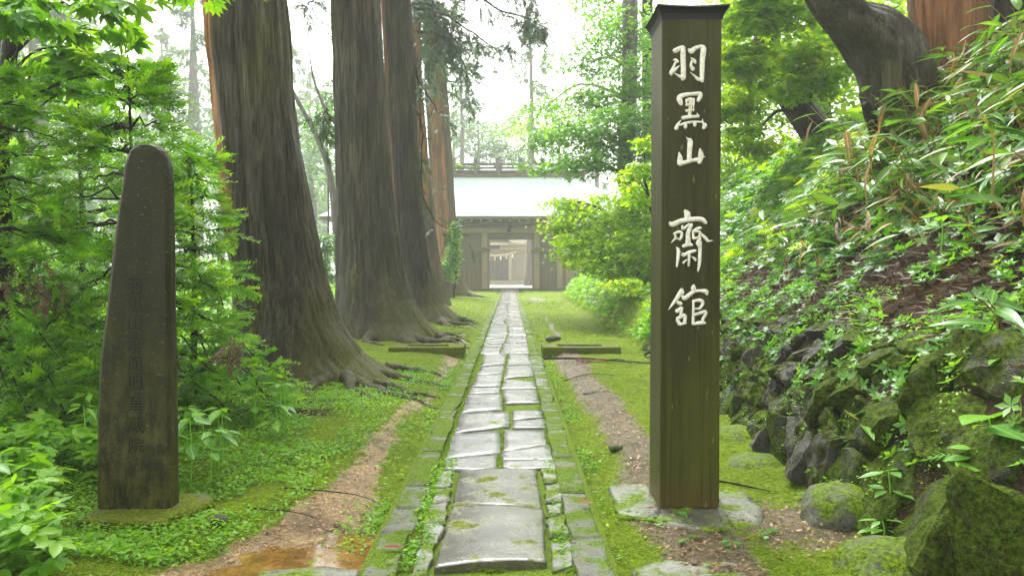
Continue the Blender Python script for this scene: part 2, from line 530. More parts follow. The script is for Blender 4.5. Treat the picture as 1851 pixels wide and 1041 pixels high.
class MB:
    def __init__(s):
        s.v, s.f = [], []

    def add(s, vs, fs):
        n = len(s.v)
        s.v += [tuple(map(float, p)) for p in vs]
        s.f += [tuple(i + n for i in f) for f in fs]
        return s

    def box(s, x0, x1, y0, y1, z0, z1):
        return s.add([(x0, y0, z0), (x1, y0, z0), (x1, y1, z0), (x0, y1, z0), (x0, y0, z1), (x1, y0, z1), (x1, y1, z1), (x0, y1, z1)],
                     [(0, 3, 2, 1), (4, 5, 6, 7), (0, 1, 5, 4), (1, 2, 6, 5), (2, 3, 7, 6), (3, 0, 4, 7)])

    def tube(s, pts, rad, n=8, cap=True):
        pts = np.array(pts, float)
        k = len(pts)
        rad = np.broadcast_to(np.array(rad, float), (k,))
        T = np.gradient(pts, axis=0)
        T /= np.linalg.norm(T, axis=1)[:, None] + 1e-9
        ref = np.array([0, 0, 1.0]) if abs(T[:, 2]).mean() < .8 else np.array([1.0, 0, 0])
        vs = []
        for p, t, r in zip(pts, T, rad):
            a = np.cross(t, ref)
            a /= np.linalg.norm(a) + 1e-9
            b = np.cross(t, a)
            for i in range(n):
                th = 2 * math.pi * i / n
                vs.append(p + r * (math.cos(th) * a + math.sin(th) * b))
        fs = []
        for j in range(k - 1):
            for i in range(n):
                i2 = (i + 1) % n
                fs.append((j * n + i, j * n + i2, (j + 1) * n + i2, (j + 1) * n + i))
        if cap:
            fs.append(tuple(range(n))[::-1])
            fs.append(tuple((k - 1) * n + i for i in range(n)))
        return s.add(vs, fs)

    def mesh(s, name, m, smooth=False):
        me = bpy.data.meshes.new(name)
        me.from_pydata(s.v, [], s.f)
        me.update()
        if smooth:
            me.polygons.foreach_set('use_smooth', np.ones(len(me.polygons), bool))
        me.materials.append(m)
        return me

    def build(s, name, m, parent=None, loc=None, smooth=False, bevel=0):
        o = bpy.data.objects.new(name, s.mesh(name, m, smooth))
        if loc is not None:
            o.location = tuple(map(float, loc))
        link(o, parent)
        if bevel:
            b = o.modifiers.new('bevel', 'BEVEL')
            b.width = bevel
            b.segments = 2
            b.limit_method = 'ANGLE'
        return o


def obj(name, me, parent=None, loc=None):
    o = bpy.data.objects.new(name, me)
    if loc is not None:
        o.location = tuple(map(float, loc))
    return link(o, parent)


def curve_pts(pts, n=20):
    """Catmull-Rom through rows of any width"""
    p = np.array(pts, float)
    if len(p) == 2:
        t = np.linspace(0, 1, n)[:, None]
        return p[0] * (1 - t) + p[1] * t
    q = np.vstack([2 * p[0] - p[1], p, 2 * p[-1] - p[-2]])
    out = []
    seg = len(p) - 1
    for t in np.linspace(0, seg, n):
        i = min(int(t), seg - 1)
        f = t - i
        a, b, c, d = q[i], q[i + 1], q[i + 2], q[i + 3]
        out.append(.5 * (2 * b + (c - a) * f + (2 * a - 5 * b + 4 * c - d) * f * f + (3 * b - a - 3 * c + d) * f ** 3))
    return np.array(out)


def frames(d, up, roll=None):
    d = d / (np.linalg.norm(d, axis=1)[:, None] + 1e-9)
    y = np.cross(up, d)
    y /= np.linalg.norm(y, axis=1)[:, None] + 1e-9
    z = np.cross(d, y)
    if roll is not None:
        c, s = np.cos(roll)[:, None], np.sin(roll)[:, None]
        y, z = y * c + z * s, z * c - y * s
    return np.stack([d, y, z], axis=2)


def scatter(name, tpl, R, T, S, m, rnd=None):
    """N copies of a leaf shape as one mesh"""
    V, Fc = tpl
    n = len(T)
    S = np.broadcast_to(np.asarray(S, float), (n,))
    W = np.einsum('nij,kj->nki', R, V) * S[:, None, None] + T[:, None, :]
    FF = Fc[None] + (np.arange(n) * len(V))[:, None, None]
    rnd = rng.random(n) if rnd is None else rnd
    return arr_mesh(name, W.reshape(-1, 3), FF.reshape(-1, Fc.shape[1]), m, {'rnd': np.repeat(rnd, len(V))})


# ------------------------------------------------------------------ leaf shapes (x along the leaf, y across, z up)
def tpl_leaf(w=.26, fold=.07, droop=.14, n=4):
    xs = np.linspace(0, 1, n + 1)
    prof = np.sin(np.pi * xs ** .8) * w
    V, Fc = [], []
    for x, h in zip(xs, prof):
        z = -droop * x * x
        V += [(x, 0, z - fold * h / w), (x, h, z), (x, -h, z)]
    for i in range(n):
        a, b = 3 * i, 3 * i + 3
        if i == 0:
            Fc += [(a, b, b + 1), (a, b + 2, b)]
        elif i == n - 1:
            Fc += [(a, b, a + 1), (a, a + 2, b)]
        else:
            Fc += [(a, b, b + 1), (a, b + 1, a + 1), (a, b + 2, b), (a, a + 2, b + 2)]
    return np.array(V), np.array(Fc)


def tpl_maple(lobes=7):
    V = [(.12, 0, 0)]
    k = lobes
    angs = np.linspace(-2.3, 2.3, k)
    pts = []
    for i, a in enumerate(angs):
        L = .88 - .35 * (abs(a) / 2.3) ** 1.5
        if i:
            am = (a + angs[i - 1]) / 2
            pts.append((.12 + .33 * math.cos(am), .33 * math.sin(am), .02))
        pts.append((.12 + L * math.cos(a), L * math.sin(a), -.10))
    V += pts
    n = len(pts)
    return np.array(V), np.array([(0, i, i + 1) for i in range(1, n)])


def merge_tpl(parts):
    V, Fc, n = [], [], 0
    for v, f in parts:
        V.append(v)
        Fc.append(f + n)
        n += len(v)
    return np.vstack(V), np.vstack(Fc)


def rot_tpl(tpl, az, pitch, s=1.0, off=(0, 0, 0)):
    V, Fc = tpl
    ca, sa, cp, sp = math.cos(az), math.sin(az), math.cos(pitch), math.sin(pitch)
    x = V[:, 0] * cp - V[:, 2] * sp
    z = V[:, 0] * sp + V[:, 2] * cp
    y = V[:, 1]
    return np.stack([x * ca - y * sa, x * sa + y * ca, z], 1) * s + np.array(off), Fc


def tpl_spray(n=18, nl=.34, w=.040, cone=.75, seed=0, flat=.5):
    r = np.random.default_rng(seed)
    V, Fc = [(0, 0, .006), (0, 0, -.006), (1, 0, 0)], [(0, 1, 2)]
    for i in range(n):
        t = .06 + .94 * (i + .5) / n
        ph = i * 2.4 + r.uniform(-.4, .4)
        d = np.array([math.cos(cone) + r.uniform(-.1, .2), math.sin(cone) * math.cos(ph), math.sin(cone) * math.sin(ph) * flat + .15])
        d /= np.linalg.norm(d)
        L = nl * (1.0 - .45 * t) * r.uniform(.8, 1.2)
        s = np.cross(d, [0, 0, 1.0])
        s /= np.linalg.norm(s)
        b = np.array([t, 0, 0])
        k = len(V)
        V += [tuple(b - s * w * .3), tuple(b + d * L * .45 + s * w), tuple(b + d * L), tuple(b + d * L * .45 - s * w)]
        Fc += [(k, k + 1, k + 2), (k, k + 2, k + 3)]
    return np.array(V, float), np.array(Fc)


def tpl_far_spray(n=7, seed=3):
    r = np.random.default_rng(seed)
    V, Fc = [], []
    for i in range(n):
        t = (i + .3) / n
        a = r.uniform(-1.0, 1.0)
        d = np.array([math.cos(a), math.sin(a), r.uniform(-.5, .25)])
        L = .55 * (1 - .4 * t)
        s = np.array([-d[1], d[0], r.uniform(-.3, .3)]) * .10
        b = np.array([t * .8, 0, -.1 * t])
        k = len(V)
        V += [tuple(b - s * .5), tuple(b + s * .5), tuple(b + d * L)]
        Fc += [(k, k + 1, k + 2)]
    return np.array(V, float), np.array(Fc)


def tpl_frond(n=11):
    V, Fc = [], []
    for i in range(n):
        t = (i + .5) / n
        L = .36 * math.sin(math.pi * (.12 + .86 * t) ** .75) + .02
        z = .25 * t - .45 * t * t
        for sgn in (-1, 1):
            k = len(V)
            V += [(t - .025, 0, z), (t + .035, 0, z), (t + .14 + .02, sgn * L, z - .05)]
            Fc += [(k, k + 1, k + 2)]
    return np.array(V, float), np.array(Fc)


LEAF = tpl_leaf()
LEAF_LOW = tpl_leaf(n=2)
LANCE = tpl_leaf(w=.105, fold=.03, droop=.32, n=6)
MAPLE = tpl_maple(7)
MAPLE5 = tpl_maple(5)
TRIFOL = merge_tpl([rot_tpl(tpl_leaf(n=3), 0, .1, 1, (.1, 0, 0)), rot_tpl(tpl_leaf(n=3), 1.1, .0, .85), rot_tpl(tpl_leaf(n=3), -1.1, .0, .85)])
PALM5 = merge_tpl([rot_tpl(tpl_leaf(w=.20, n=3, droop=.22), a, .05, s) for a, s in ((0, 1), (.75, .92), (-.75, .92), (1.6, .7), (-1.6, .7), (2.4, .45), (-2.4, .45))])
SPRAY = tpl_spray()
FAR_SPRAY = tpl_far_spray()
FROND = tpl_frond()
BLADE = (np.array([(0, -.09, 0), (0, .09, 0), (1, 0, 0)], float), np.array([(0, 1, 2)]))
ROSETTE = merge_tpl([rot_tpl(tpl_leaf(n=2), a, .35, 1.0) for a in (0, 1.3, 2.6, 3.9, 5.1)])


# ------------------------------------------------------------------ ground
XB_Y = [-6, 3.0, 4.3, 6.5, 11.6, 15.8, 25, 38, 60]
XB_X = [1.75, 1.70, 1.66, 1.80, 1.98, 2.05, 2.2, 2.4, 2.6]
PR_D = [-50, -.25, 0, .08, .25, .44, .82, 1.4, 2.0, 2.6, 3.5, 6, 15, 60]
PR_H = [0, 0, .03, .16, .50, .74, 1.02, 1.58, 2.30, 2.85, 3.35, 4.2, 6, 9]


def wall_x(y):
    return np.interp(y, XB_Y, XB_X)


def gz(x, y):
    x = np.asarray(x, float)
    y = np.asarray(y, float)
    d = x - wall_x(y)
    fade = 1 - sstep(33, 43, y)
    h = np.interp(d, PR_D, PR_H) * fade
    h = h + fade * sstep(.5, 1.5, d) * (fbm(x * 1.1, y * 1.1, 5) - .5) * .5
    off = sstep(.62, .9, np.abs(x + .09))
    lft = np.clip(-x - 1.0, 0, 30)
    h = h + .05 * lft * np.exp(-lft / 6) * (1 - sstep(36, 44, y))
    h = h + off * ((fbm(x * 2.2, y * 2.2, 1) - .5) * .07 + (fbm(x * 9, y * 9, 2, 2) - .5) * .036) * (1 - .6 * sstep(20, 40, y))
    h = h + off * .028 * sstep(2.5, 6, y) - .045 * (1 - off)
    h = h * (1 - np.exp(-(((x + 1.88) / .5) ** 2 + ((y - 3.9) / .5) ** 2) ** 2))
    h = h * (1 - np.exp(-(((x - .95) / .62) ** 2 + ((y - 4.05) / .45) ** 2) ** 2))
    # puddle hollow in the lower left
    q = ((x + 1.08) / .46) ** 2 + ((y - 3.28) / .26) ** 2
    h = h - .05 * np.exp(-q * 1.2)
    return h


def sand_mask(x, y):
    w = (fbm(x * 3, y * 1.4, 9) - .5) * .22
    xl = np.interp(y, [2, 3.2, 4.3, 5.6, 7, 8.5, 12, 18], [-1.05, -1.05, -.90, -.97, -.90, -.80, -.85, -1.0])
    wl_ = np.interp(y, [2, 3.2, 3.7, 4.2, 5, 6.3, 7.5, 8.5, 9.5, 12.5, 14, 18], [.62, .42, .20, .10, .05, .00, .0, -.05, .0, .10, .0, -.1])
    xr = np.interp(y, [2, 4, 6, 9, 12, 20], [.85, .88, .86, .82, .85, .9])
    wr = np.interp(y, [2, 3.4, 4.2, 6, 9, 11.2, 12.5, 15, 20, 40], [.05, .12, .20, .12, .10, .12, -.05, .02, -.05, -.08])
    a = 1 - sstep(-.05, .12, np.abs(x - xl - w) - wl_)
    b = 1 - sstep(-.05, .14, np.abs(x - xr + w) - wr)
    # bare earth patch near the gate on the right
    c = .8 * (1 - sstep(0, 1.0, np.hypot((x - 1.1) / .7, (y - 33) / 6)))
    d = .9 * (1 - sstep(.2, 1.0, np.hypot((x - 1.4) / .5, (y - 3.75) / .6)))
    return np.clip(np.maximum(np.maximum(np.maximum(a, b), c), d), 0, 1)


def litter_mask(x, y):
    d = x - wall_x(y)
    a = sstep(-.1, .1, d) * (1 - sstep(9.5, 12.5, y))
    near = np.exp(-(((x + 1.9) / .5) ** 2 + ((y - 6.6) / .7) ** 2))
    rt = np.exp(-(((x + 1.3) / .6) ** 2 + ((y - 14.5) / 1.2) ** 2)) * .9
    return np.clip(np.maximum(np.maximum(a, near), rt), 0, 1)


gx = np.concatenate([np.linspace(-110, -30, 17)[:-1], np.linspace(-30, -8, 45)[:-1], np.linspace(-8, -3, 60)[:-1], np.linspace(-3, 5.5, 240)[:-1], np.linspace(5.5, 14, 50)[:-1], np.linspace(14, 110, 26)])
gy = np.concatenate([np.linspace(-12, 2, 20)[:-1], np.linspace(2, 10, 200)[:-1], np.linspace(10, 22, 130)[:-1], np.linspace(22, 50, 110)[:-1], np.linspace(50, 160, 30)])
GXX, GYY = np.meshgrid(gx, gy)
gv = np.stack([GXX.ravel(), GYY.ravel(), gz(GXX, GYY).ravel()], 1)
nx_, ny_ = len(gx), len(gy)
ii = (np.arange(ny_ - 1)[:, None] * nx_ + np.arange(nx_ - 1)[None]).ravel()
gf = np.stack([ii, ii + 1, ii + nx_ + 1, ii + nx_], 1)
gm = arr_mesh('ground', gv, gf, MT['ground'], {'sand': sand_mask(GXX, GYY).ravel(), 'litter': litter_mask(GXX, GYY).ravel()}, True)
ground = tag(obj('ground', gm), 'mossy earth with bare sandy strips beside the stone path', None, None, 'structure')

# puddle of brown rain water
pv, pf = [(-1.08, 3.22, -.024)], []
for i in range(40):
    a = 2 * math.pi * i / 40
    r = 1 + .25 * (vnoise(i * .35, 3.3, 4, None) - .5)
    pv.append((-1.08 + .75 * r * math.cos(a), 3.25 + .45 * r * math.sin(a), -.022))
pf = [(0, 1 + i, 1 + (i + 1) % 40) for i in range(40)]
tag(obj('puddle', arr_mesh('puddle', np.array(pv), np.array(pf), MT['puddle'])), 'shallow brown rain puddle on the sandy ground', None, None, 'structure')


# ------------------------------------------------------------------ stone path
def slab_mesh(name, poly, top, thick, m, bev=.006, dome=.0, jit=.006, seed=0, sub=.09, rough=.004):
    """an irregular flat stone: outline in the ground plane, bevelled top edge, uneven face"""
    r = np.random.default_rng(seed)
    poly = np.array(poly, float)
    c = poly.mean(0)
    out = []
    for i in range(len(poly)):
        a, b = poly[i], poly[(i + 1) % len(poly)]
        n = max(2, int(np.linalg.norm(b - a) / sub))
        for k in range(n):
            out.append(a + (b - a) * k / n + r.normal(0, jit, 2) * (.5 if k == 0 else 1))
    out = np.array(out)
    n = len(out)
    tilt = r.normal(0, .006, 2)
    V, Fc = [], []
    size = np.sqrt(((out - c) ** 2).sum(1)).mean()
    rings = [(1.0, -thick), (1.0, -bev), (1 - bev / size, 0)] + [(s, 0) for s in (.72, .4)]
    for s, dz in rings:
        for p in out:
            q = c + (p - c) * s
            z = top + dz + dome * (1 - s * s)
            if dz == 0:
                z += (fbm(q[0] * 9 + seed, q[1] * 9, 3) - .5) * rough * 2.6 + tilt @ (q - c)
            V.append((q[0], q[1], z))
    V.append((c[0], c[1], top + dome + (fbm(c[0] * 9 + seed, c[1] * 9, 3) - .5) * rough * 4))
    for k in range(len(rings) - 1):
        for i in range(n):
            j = (i + 1) % n
            Fc.append((k * n + i, k * n + j, (k + 1) * n + j, (k + 1) * n + i))
    k = len(rings) - 1
    for i in range(n):
        Fc.append((k * n + i, k * n + (i + 1) % n, len(V) - 1))
    me = bpy.data.meshes.new(name)
    me.from_pydata(V, [], Fc)
    me.update()
    me.polygons.foreach_set('use_smooth', np.arange(len(me.polygons)) >= 2 * n)
    me.materials.append(m)
    bm = bmesh.new()
    bm.from_mesh(me)
    bmesh.ops.recalc_face_normals(bm, faces=bm.faces)
    bm.to_mesh(me)
    bm.free()
    return me


def zp(x, y):          # spot of the enlarged path detail -> ground plane
    return G(620 + x / 2.596, 640 + y / 2.596)[:2]


path = tag(MB().add([(-.62, 2.2, -.008), (.45, 2.2, -.008), (.47, 48.2, -.008), (-.64, 48.2, -.008)], [(0, 1, 2, 3)]).build('stone_path', MT['bed']),
           'straight paved stone path with mossy joints leading to the gate', None, None, 'structure')
PAVE = [
    [(520, 380), (735, 366), (737, 470), (483, 495)], [(482, 499), (722, 480), (715, 540), (680, 552), (478, 550)],
    [(555, 282), (775, 277), (778, 345), (527, 376)], [(590, 192), (742, 188), (747, 265), (560, 276)],
    [(603, 160), (737, 158), (735, 184), (592, 188)], [(630, 100), (747, 95), (740, 154), (606, 157)],
    [(650, 62), (754, 55), (748, 92), (628, 98)], [(665, 0), (766, 0), (757, 50), (648, 60)],
    [(755, 514), (990, 507), (996, 545), (830, 549), (752, 541)], [(752, 468), (966, 436), (985, 501), (750, 506)],
    [(757, 363), (946, 367), (952, 431), (757, 464)], [(805, 320), (941, 307), (946, 352), (802, 352)],
    [(797, 271), (930, 267), (937, 301), (800, 314)], [(747, 168), (900, 167), (921, 231), (765, 238)],
    [(757, 120), (898, 135), (906, 161), (748, 163)], [(767, 62), (886, 55), (896, 103), (757, 115)], [(780, 2), (868, 6), (883, 50), (772, 56)]]
for i, pl in enumerate(PAVE):
    pp = np.array([zp(*q) for q in pl])
    pp = pp.mean(0) + (pp - pp.mean(0)) * 1.03
    obj('paving_stone', slab_mesh('paving_stone', pp, .007 + .005 * rng.random(), .06, MT['paver_dark'] if i in (0, 11) else MT['paver'], seed=i, sub=.07), path)
BLK = [[(447, 566), (510, 556), (498, 630), (427, 632)], [(434, 642), (506, 640), (500, 700), (417, 715)], [(407, 722), (492, 705), (478, 808), (380, 815)],
       [(377, 820), (455, 814), (470, 840), (440, 903), (357, 910)], [(352, 914), (430, 910), (420, 985), (392, 1060), (312, 1070)],
       [(930, 550), (1000, 547), (1005, 606), (940, 613)], [(945, 630), (1015, 622), (1025, 698), (950, 710)], [(955, 722), (1022, 714), (1032, 768), (958, 773)],
       [(960, 782), (1045, 776), (1058, 868), (968, 873)], [(977, 902), (1065, 892), (1080, 930), (1078, 1005), (977, 1035)]]
for i, pl in enumerate(BLK):
    obj('edging_block', slab_mesh('edging_block', [zp(*q) for q in pl], .012 + .006 * rng.random(), .06, MT['block'], bev=.010, dome=.004, seed=60 + i, sub=.05, jit=.007, rough=.008), path)
# farther pavers: two irregular columns
for side in (0, 1):
    y = 11.62 if side == 0 else 11.55
    k = 0
    while y < 47.3:
        L = rng.uniform(.45, 1.05) * (1 if y < 24 else 1.25)
        y1 = min(y + L, 47.5)
        mid0 = -.10 + .05 * math.sin(y * .9) + .06 * (vnoise(y * .8, 1, 3) - .5)
        mid1 = -.10 + .05 * math.sin(y1 * .9) + .06 * (vnoise(y1 * .8, 1, 3) - .5)
        e = rng.normal(0, .025, 2)
        if side == 0:
            q = [(-.455, y + e[0]), (mid0 - .014, y), (mid1 - .014, y1 - .03), (-.455, y1 - .03 + e[1])]
        else:
            q = [(mid0 + .014, y), (.29, y + e[0]), (.29, y1 - .03 + e[1]), (mid1 + .014, y1 - .03)]
        obj('paving_stone', slab_mesh('paving_stone', q, .007 + .006 * rng.random(), .06, MT['paver'], seed=200 + k + side * 90, sub=.2, jit=.012), path)
        y = y1
        k += 1


def front_slab():
    """the two cambered slabs at the near end"""
    for name, quad, zt in (('cambered_slab', [(425, 1034), (958, 1006), (940, 750), (512, 737)], .022), ('cambered_slab', [(510, 731), (938, 744), (905, 554), (548, 562)], .016)):
        a, b, c, d = [zp(*q) for q in quad]
        nu, nv = 28, 22
        V, Fc = [], []
        for j in range(nv + 1):
            for i in range(nu + 1):
                s, t = i / nu, j / nv
                p = (a * (1 - s) + b * s) * (1 - t) + (d * (1 - s) + c * s) * t
                edge = min(s, 1 - s, t, 1 - t)
                w = (fbm(p[0] * 6, p[1] * 6, 8) - .5)
                p = p + (.012 * (vnoise(p[0] * 14, p[1] * 14, 5) - .5) if edge == 0 else 0)
                z = zt + .013 * (1 - (2 * s - 1) ** 2) + .010 * w - (.003 if edge == 0 else 0)
                V.append((p[0], p[1], z))
        for j in range(nv):
            for i in range(nu):
                q = j * (nu + 1) + i
                Fc.append((q, q + 1, q + nu + 2, q + nu + 1))
        rim = [i for i in range(nu + 1)] + [j * (nu + 1) + nu for j in range(1, nv + 1)] + [nv * (nu + 1) + i for i in range(nu - 1, -1, -1)] + [j * (nu + 1) for j in range(nv - 1, 0, -1)]
        k0 = len(V)
        for r_ in rim:
            x, y, z = V[r_]
            V.append((x, y, -.06))
        for i in range(len(rim)):
            j = (i + 1) % len(rim)
            Fc.append((rim[j], rim[i], k0 + i, k0 + j))
        me = bpy.data.meshes.new(name)
        me.from_pydata(V, [], Fc)
        me.polygons.foreach_set('use_smooth', np.arange(len(me.polygons)) < nu * nv)
        me.materials.append(MT['front_slab'])
        obj(name, me, path)


front_slab()

kerb = tag(MB().add([(-.64, 2.2, -.014), (-.45, 2.2, -.014), (-.47, 47, -.014), (-.66, 47, -.014)], [(0, 1, 2, 3)]).add(
    [(.26, 2.2, -.014), (.43, 2.2, -.014), (.48, 47, -.014), (.30, 47, -.014)], [(0, 1, 2, 3)]).build('kerb', MT['bed']),
    'two lines of moss covered kerb stones edging the path', None, None, 'structure')
for side, x0, x1, cuts in ((0, -.605, -.468, [2.6, 3.62, 4.0, 4.42, 5.3, 7.55, 9.3, 11.0, 12.6, 14.4]), (1, .278, .415, [2.6, 3.55, 4.3, 5.1, 6.1, 7.9, 9.6, 11.3, 13.0, 14.9])):
    cs = list(cuts)
    while cs[-1] < 45.5:
        cs.append(cs[-1] + rng.uniform(1.5, 2.4))
    for k in range(len(cs) - 1):
        j = rng.normal(0, .004, 4)
        ya, yb = cs[k] + .012, cs[k + 1] - .012
        gd = lambda y: (y - 4) * (.0007 if side else -.0006)
        q = [(x0 + j[0] + gd(ya), ya), (x1 + j[1] + gd(ya), ya), (x1 + j[2] + gd(yb), yb), (x0 + j[3] + gd(yb), yb)]
        near = cs[k] < 4.1 or (rng.random() < .25 and cs[k] < 12)
        obj('kerb_stone', slab_mesh('kerb_stone', q, .014 + .006 * rng.random(), .08, MT['kerb_near' if near else 'kerb'], bev=.010, seed=500 + k + side * 60, sub=.16, jit=.008, rough=.007), kerb)


# ------------------------------------------------------------------ cedar trunks
def trunk(name, prof, Y, m, seed, parent, zmin=-.15, nseg=200, bark=.036, K=34, flare=.33, fl_h=.55, red=None, moss=None, top=None, lean_y=0.0, zs=None):
    """prof: (row in the photo, left edge, right edge) measured at distance Y; continued upward to height top"""
    pr = []
    for v, a, b in prof:
        l, r = P(a, v, Y), P(b, v, Y)
        pr.append((l[2], (l[0] + r[0]) / 2, (r[0] - l[0]) / 2))
    pr.sort()
    zz = np.array([p[0] for p in pr])
    cx_ = np.array([p[1] for p in pr])
    rr = np.array([p[2] for p in pr])
    if top:
        h, z1 = top, zz[-1]
        sl = (cx_[-1] - cx_[-2]) / (zz[-1] - zz[-2])
        zz = np.append(zz, [z1 + (h - z1) * .5, h])
        cx_ = np.append(cx_, [cx_[-1] + sl * .3 * (h - z1) * .5, cx_[-1] + sl * .3 * (h - z1)])
        rr = np.append(rr, [rr[-1] * .66, .05])
    if zs is None:
        zs = np.unique(np.concatenate([np.linspace(zmin, 1.2, 44), np.linspace(1.2, 4.6, 52), np.linspace(4.6, zz[-1], 30)]))
        zs = zs[zs <= zz[-1]]
    th = np.linspace(0, 2 * math.pi, nseg, endpoint=False)
    TH, ZZ = np.meshgrid(th, zs)
    C = np.interp(ZZ, zz, cx_)
    R = np.interp(ZZ, zz, rr)
    r = np.random.default_rng(seed)
    lobe = np.zeros_like(TH)
    for k in range(6):
        lobe += np.exp(-((np.angle(np.exp(1j * (TH - r.uniform(0, 6.28)))) / r.uniform(.22, .4)) ** 2)) * r.uniform(.5, 1)
    a = np.exp(-np.clip(ZZ, 0, 99) / fl_h)
    R = R * (1 + flare * a * (lobe - .55) - 0.0)
    fl = sstep(1.2, 0, ZZ)
    tw = TH / (2 * math.pi) + .03 * (vnoise(ZZ * .7, ZZ * 0 + seed, 2) - .5)
    n1 = vnoise(tw * K, ZZ * .55, seed, K)
    n2 = vnoise(tw * K * 2, ZZ * 1.3, seed + 3, K * 2)
    n3 = vnoise(tw * 9, ZZ * 1.6, seed + 5, 9)
    ridge = (np.abs(2 * n1 - 1) ** .5) * .6 + .4 * np.abs(2 * n2 - 1) ** .6
    R = R + bark * (ridge - .5) * 2 + .035 * (n3 - .5) + fl * .05 * (vnoise(tw * 14, ZZ * 5, seed + 8, 14) - .5)
    X = C + R * np.cos(TH)
    Yv = Y + lean_y * ZZ + R * np.sin(TH)
    Vv = np.stack([X.ravel(), Yv.ravel(), ZZ.ravel()], 1)
    nz = len(zs)
    a0 = (np.arange(nz - 1)[:, None] * nseg + np.arange(nseg)[None]).ravel()
    a1 = (np.arange(nz - 1)[:, None] * nseg + (np.arange(nseg)[None] + 1) % nseg).ravel()
    Fq = np.stack([a0, a1, a1 + nseg, a0 + nseg], 1)
    redv = np.zeros_like(TH) if red is None else red(TH, ZZ, tw)
    mossv = (np.exp(-np.clip(ZZ, 0, 9) / .55) * .75 + .22 * np.clip(np.cos(TH + .3), 0, 1)) if moss is None else moss(TH, ZZ)
    me = arr_mesh(name, Vv, Fq, m, {'red': np.clip(redv, 0, 1).ravel(), 'moss': np.clip(mossv, 0, 1).ravel()}, True)
    base = np.array([np.interp(0, zz, cx_), Y, 0])
    me.transform(__import__('mathutils').Matrix.Translation((-base[0], -base[1], 0)))
    return obj('trunk', me, parent), base, (zz, cx_, rr)


def root(parent, base, pts, r0, r1, m=MT['bark']):
    """a surface root: pts on the ground in world x, y"""
    pts = np.array(pts, float)
    q = curve_pts(pts, 14)
    z = gz(q[:, 0], q[:, 1])
    rad = np.linspace(r0, r1, 14)
    wob = rng.normal(0, .014, (14, 2))
    q = q[:, :2] + wob
    p3 = np.stack([q[:, 0] - base[0], q[:, 1] - base[1], z - rad * .15 + .07 * np.linspace(1, 0, 14) ** 1.6], 1)
    rad = np.interp(np.linspace(0, 1, 14) ** .6, [0, 1], [r0 + .02, r1])
    o = MB().tube(p3, rad * (1 + .05 * rng.normal(0, 1, 14)), 12).build('root', m, parent, smooth=True)
    at = o.data.attributes.new('moss', 'FLOAT', 'POINT')
    at.data.foreach_set('value', np.full(len(o.data.vertices), .42, np.float32))
    return o


def cone_crown(cx, cy, z0, z1, rad, n, tpl, s, m, seed, droop=.35, kind='far'):
    """drooping sprays of a conifer around a trunk, and the limbs that carry them"""
    r = np.random.default_rng(seed)
    limbs, T, D = MB(), [], []
    nl = max(10, int((z1 - z0) * 3.2))
    per = max(4, n // nl)
    for k in range(nl):
        f = (k + r.random()) / nl
        z = z0 + (z1 - z0) * f
        L = rad * ((1 - f) ** .7 * .9 + .12) * r.uniform(.55, 1.1)
        a = r.uniform(0, 6.28)
        d = np.array([math.cos(a), math.sin(a)])
        t = np.linspace(0, 1, 7)
        pts = np.stack([cx + d[0] * L * t, cy + d[1] * L * t, z + L * (.18 * t - droop * t * t)], 1)
        pts[1:-1] += r.normal(0, .05 * L, (5, 3)) * .5
        limbs.tube(pts, np.linspace(.045, .01, 7) * (L / 2.5 + .3), 5)
        tt = r.uniform(.25, 1.05, per)
        q = np.stack([np.interp(tt, t, pts[:, i]) for i in range(3)], 1)
        q += r.normal(0, .09 * L + .05, (per, 3)) * np.array([1, 1, .5])
        T.append(q)
        dd = np.stack([np.full(per, d[0]), np.full(per, d[1]), np.full(per, -.35)], 1) + r.normal(0, .6, (per, 3))
        D.append(dd)
    T, D = np.vstack(T), np.vstack(D)
    R = frames(D, np.tile([0, 0, 1.0], (len(T), 1)), r.normal(0, .5, len(T)))
    return limbs, scatter('crown', tpl, R, T, s * r.uniform(.7, 1.3, len(T)), m)


def cedar(name, label, prof, Y, m, seed, top=17, group='great cedars along the left side of the path', roots=(), crown_z=9.0, crown_r=2.6, **kw):
    e = empty(name, (0, 0, 0), label, 'tree', group)
    t, base, axis = trunk('trunk', prof, Y, m, seed, e, top=top, **kw)
    e.location = tuple(base)
    cxm = np.interp(crown_z + 2, axis[0], axis[1]) - base[0]
    limbs, cr = cone_crown(cxm, 0, crown_z, top + .4, crown_r, 700, FAR_SPRAY, .75, MT['needle_dark'], seed)
    obj('crown', cr, e)
    tag(limbs.build('limb', MT['bark_thin'], e, smooth=True), kind='stuff')
    for pts, r0, r1 in roots:
        root(e, base, pts, r0, r1)
    return e, base


red1 = lambda TH, ZZ, tw: sstep(.55, .35, np.abs(np.angle(np.exp(1j * (TH - 3.62)))) + .25 * (vnoise(ZZ * 1.5, TH * 0, 3) - .5)) * sstep(1.3, 2.0, ZZ)
red3 = lambda TH, ZZ, tw: sstep(.6, .2, np.abs(np.angle(np.exp(1j * (TH - 3.5))))) * sstep(1.9, 2.8, ZZ) * .8
red4 = lambda TH, ZZ, tw: sstep(.35, .7, vnoise(tw * 7, ZZ * .4, 4, 7)) * sstep(.8, 1.6, ZZ)
red5 = lambda TH, ZZ, tw: np.clip(sstep(.9, .4, np.abs(np.angle(np.exp(1j * (TH - 4.5))))) * (.25 + .9 * vnoise(tw * 16, ZZ * .35, 6, 16)), 0, 1) * sstep(.6, 1.4, ZZ)

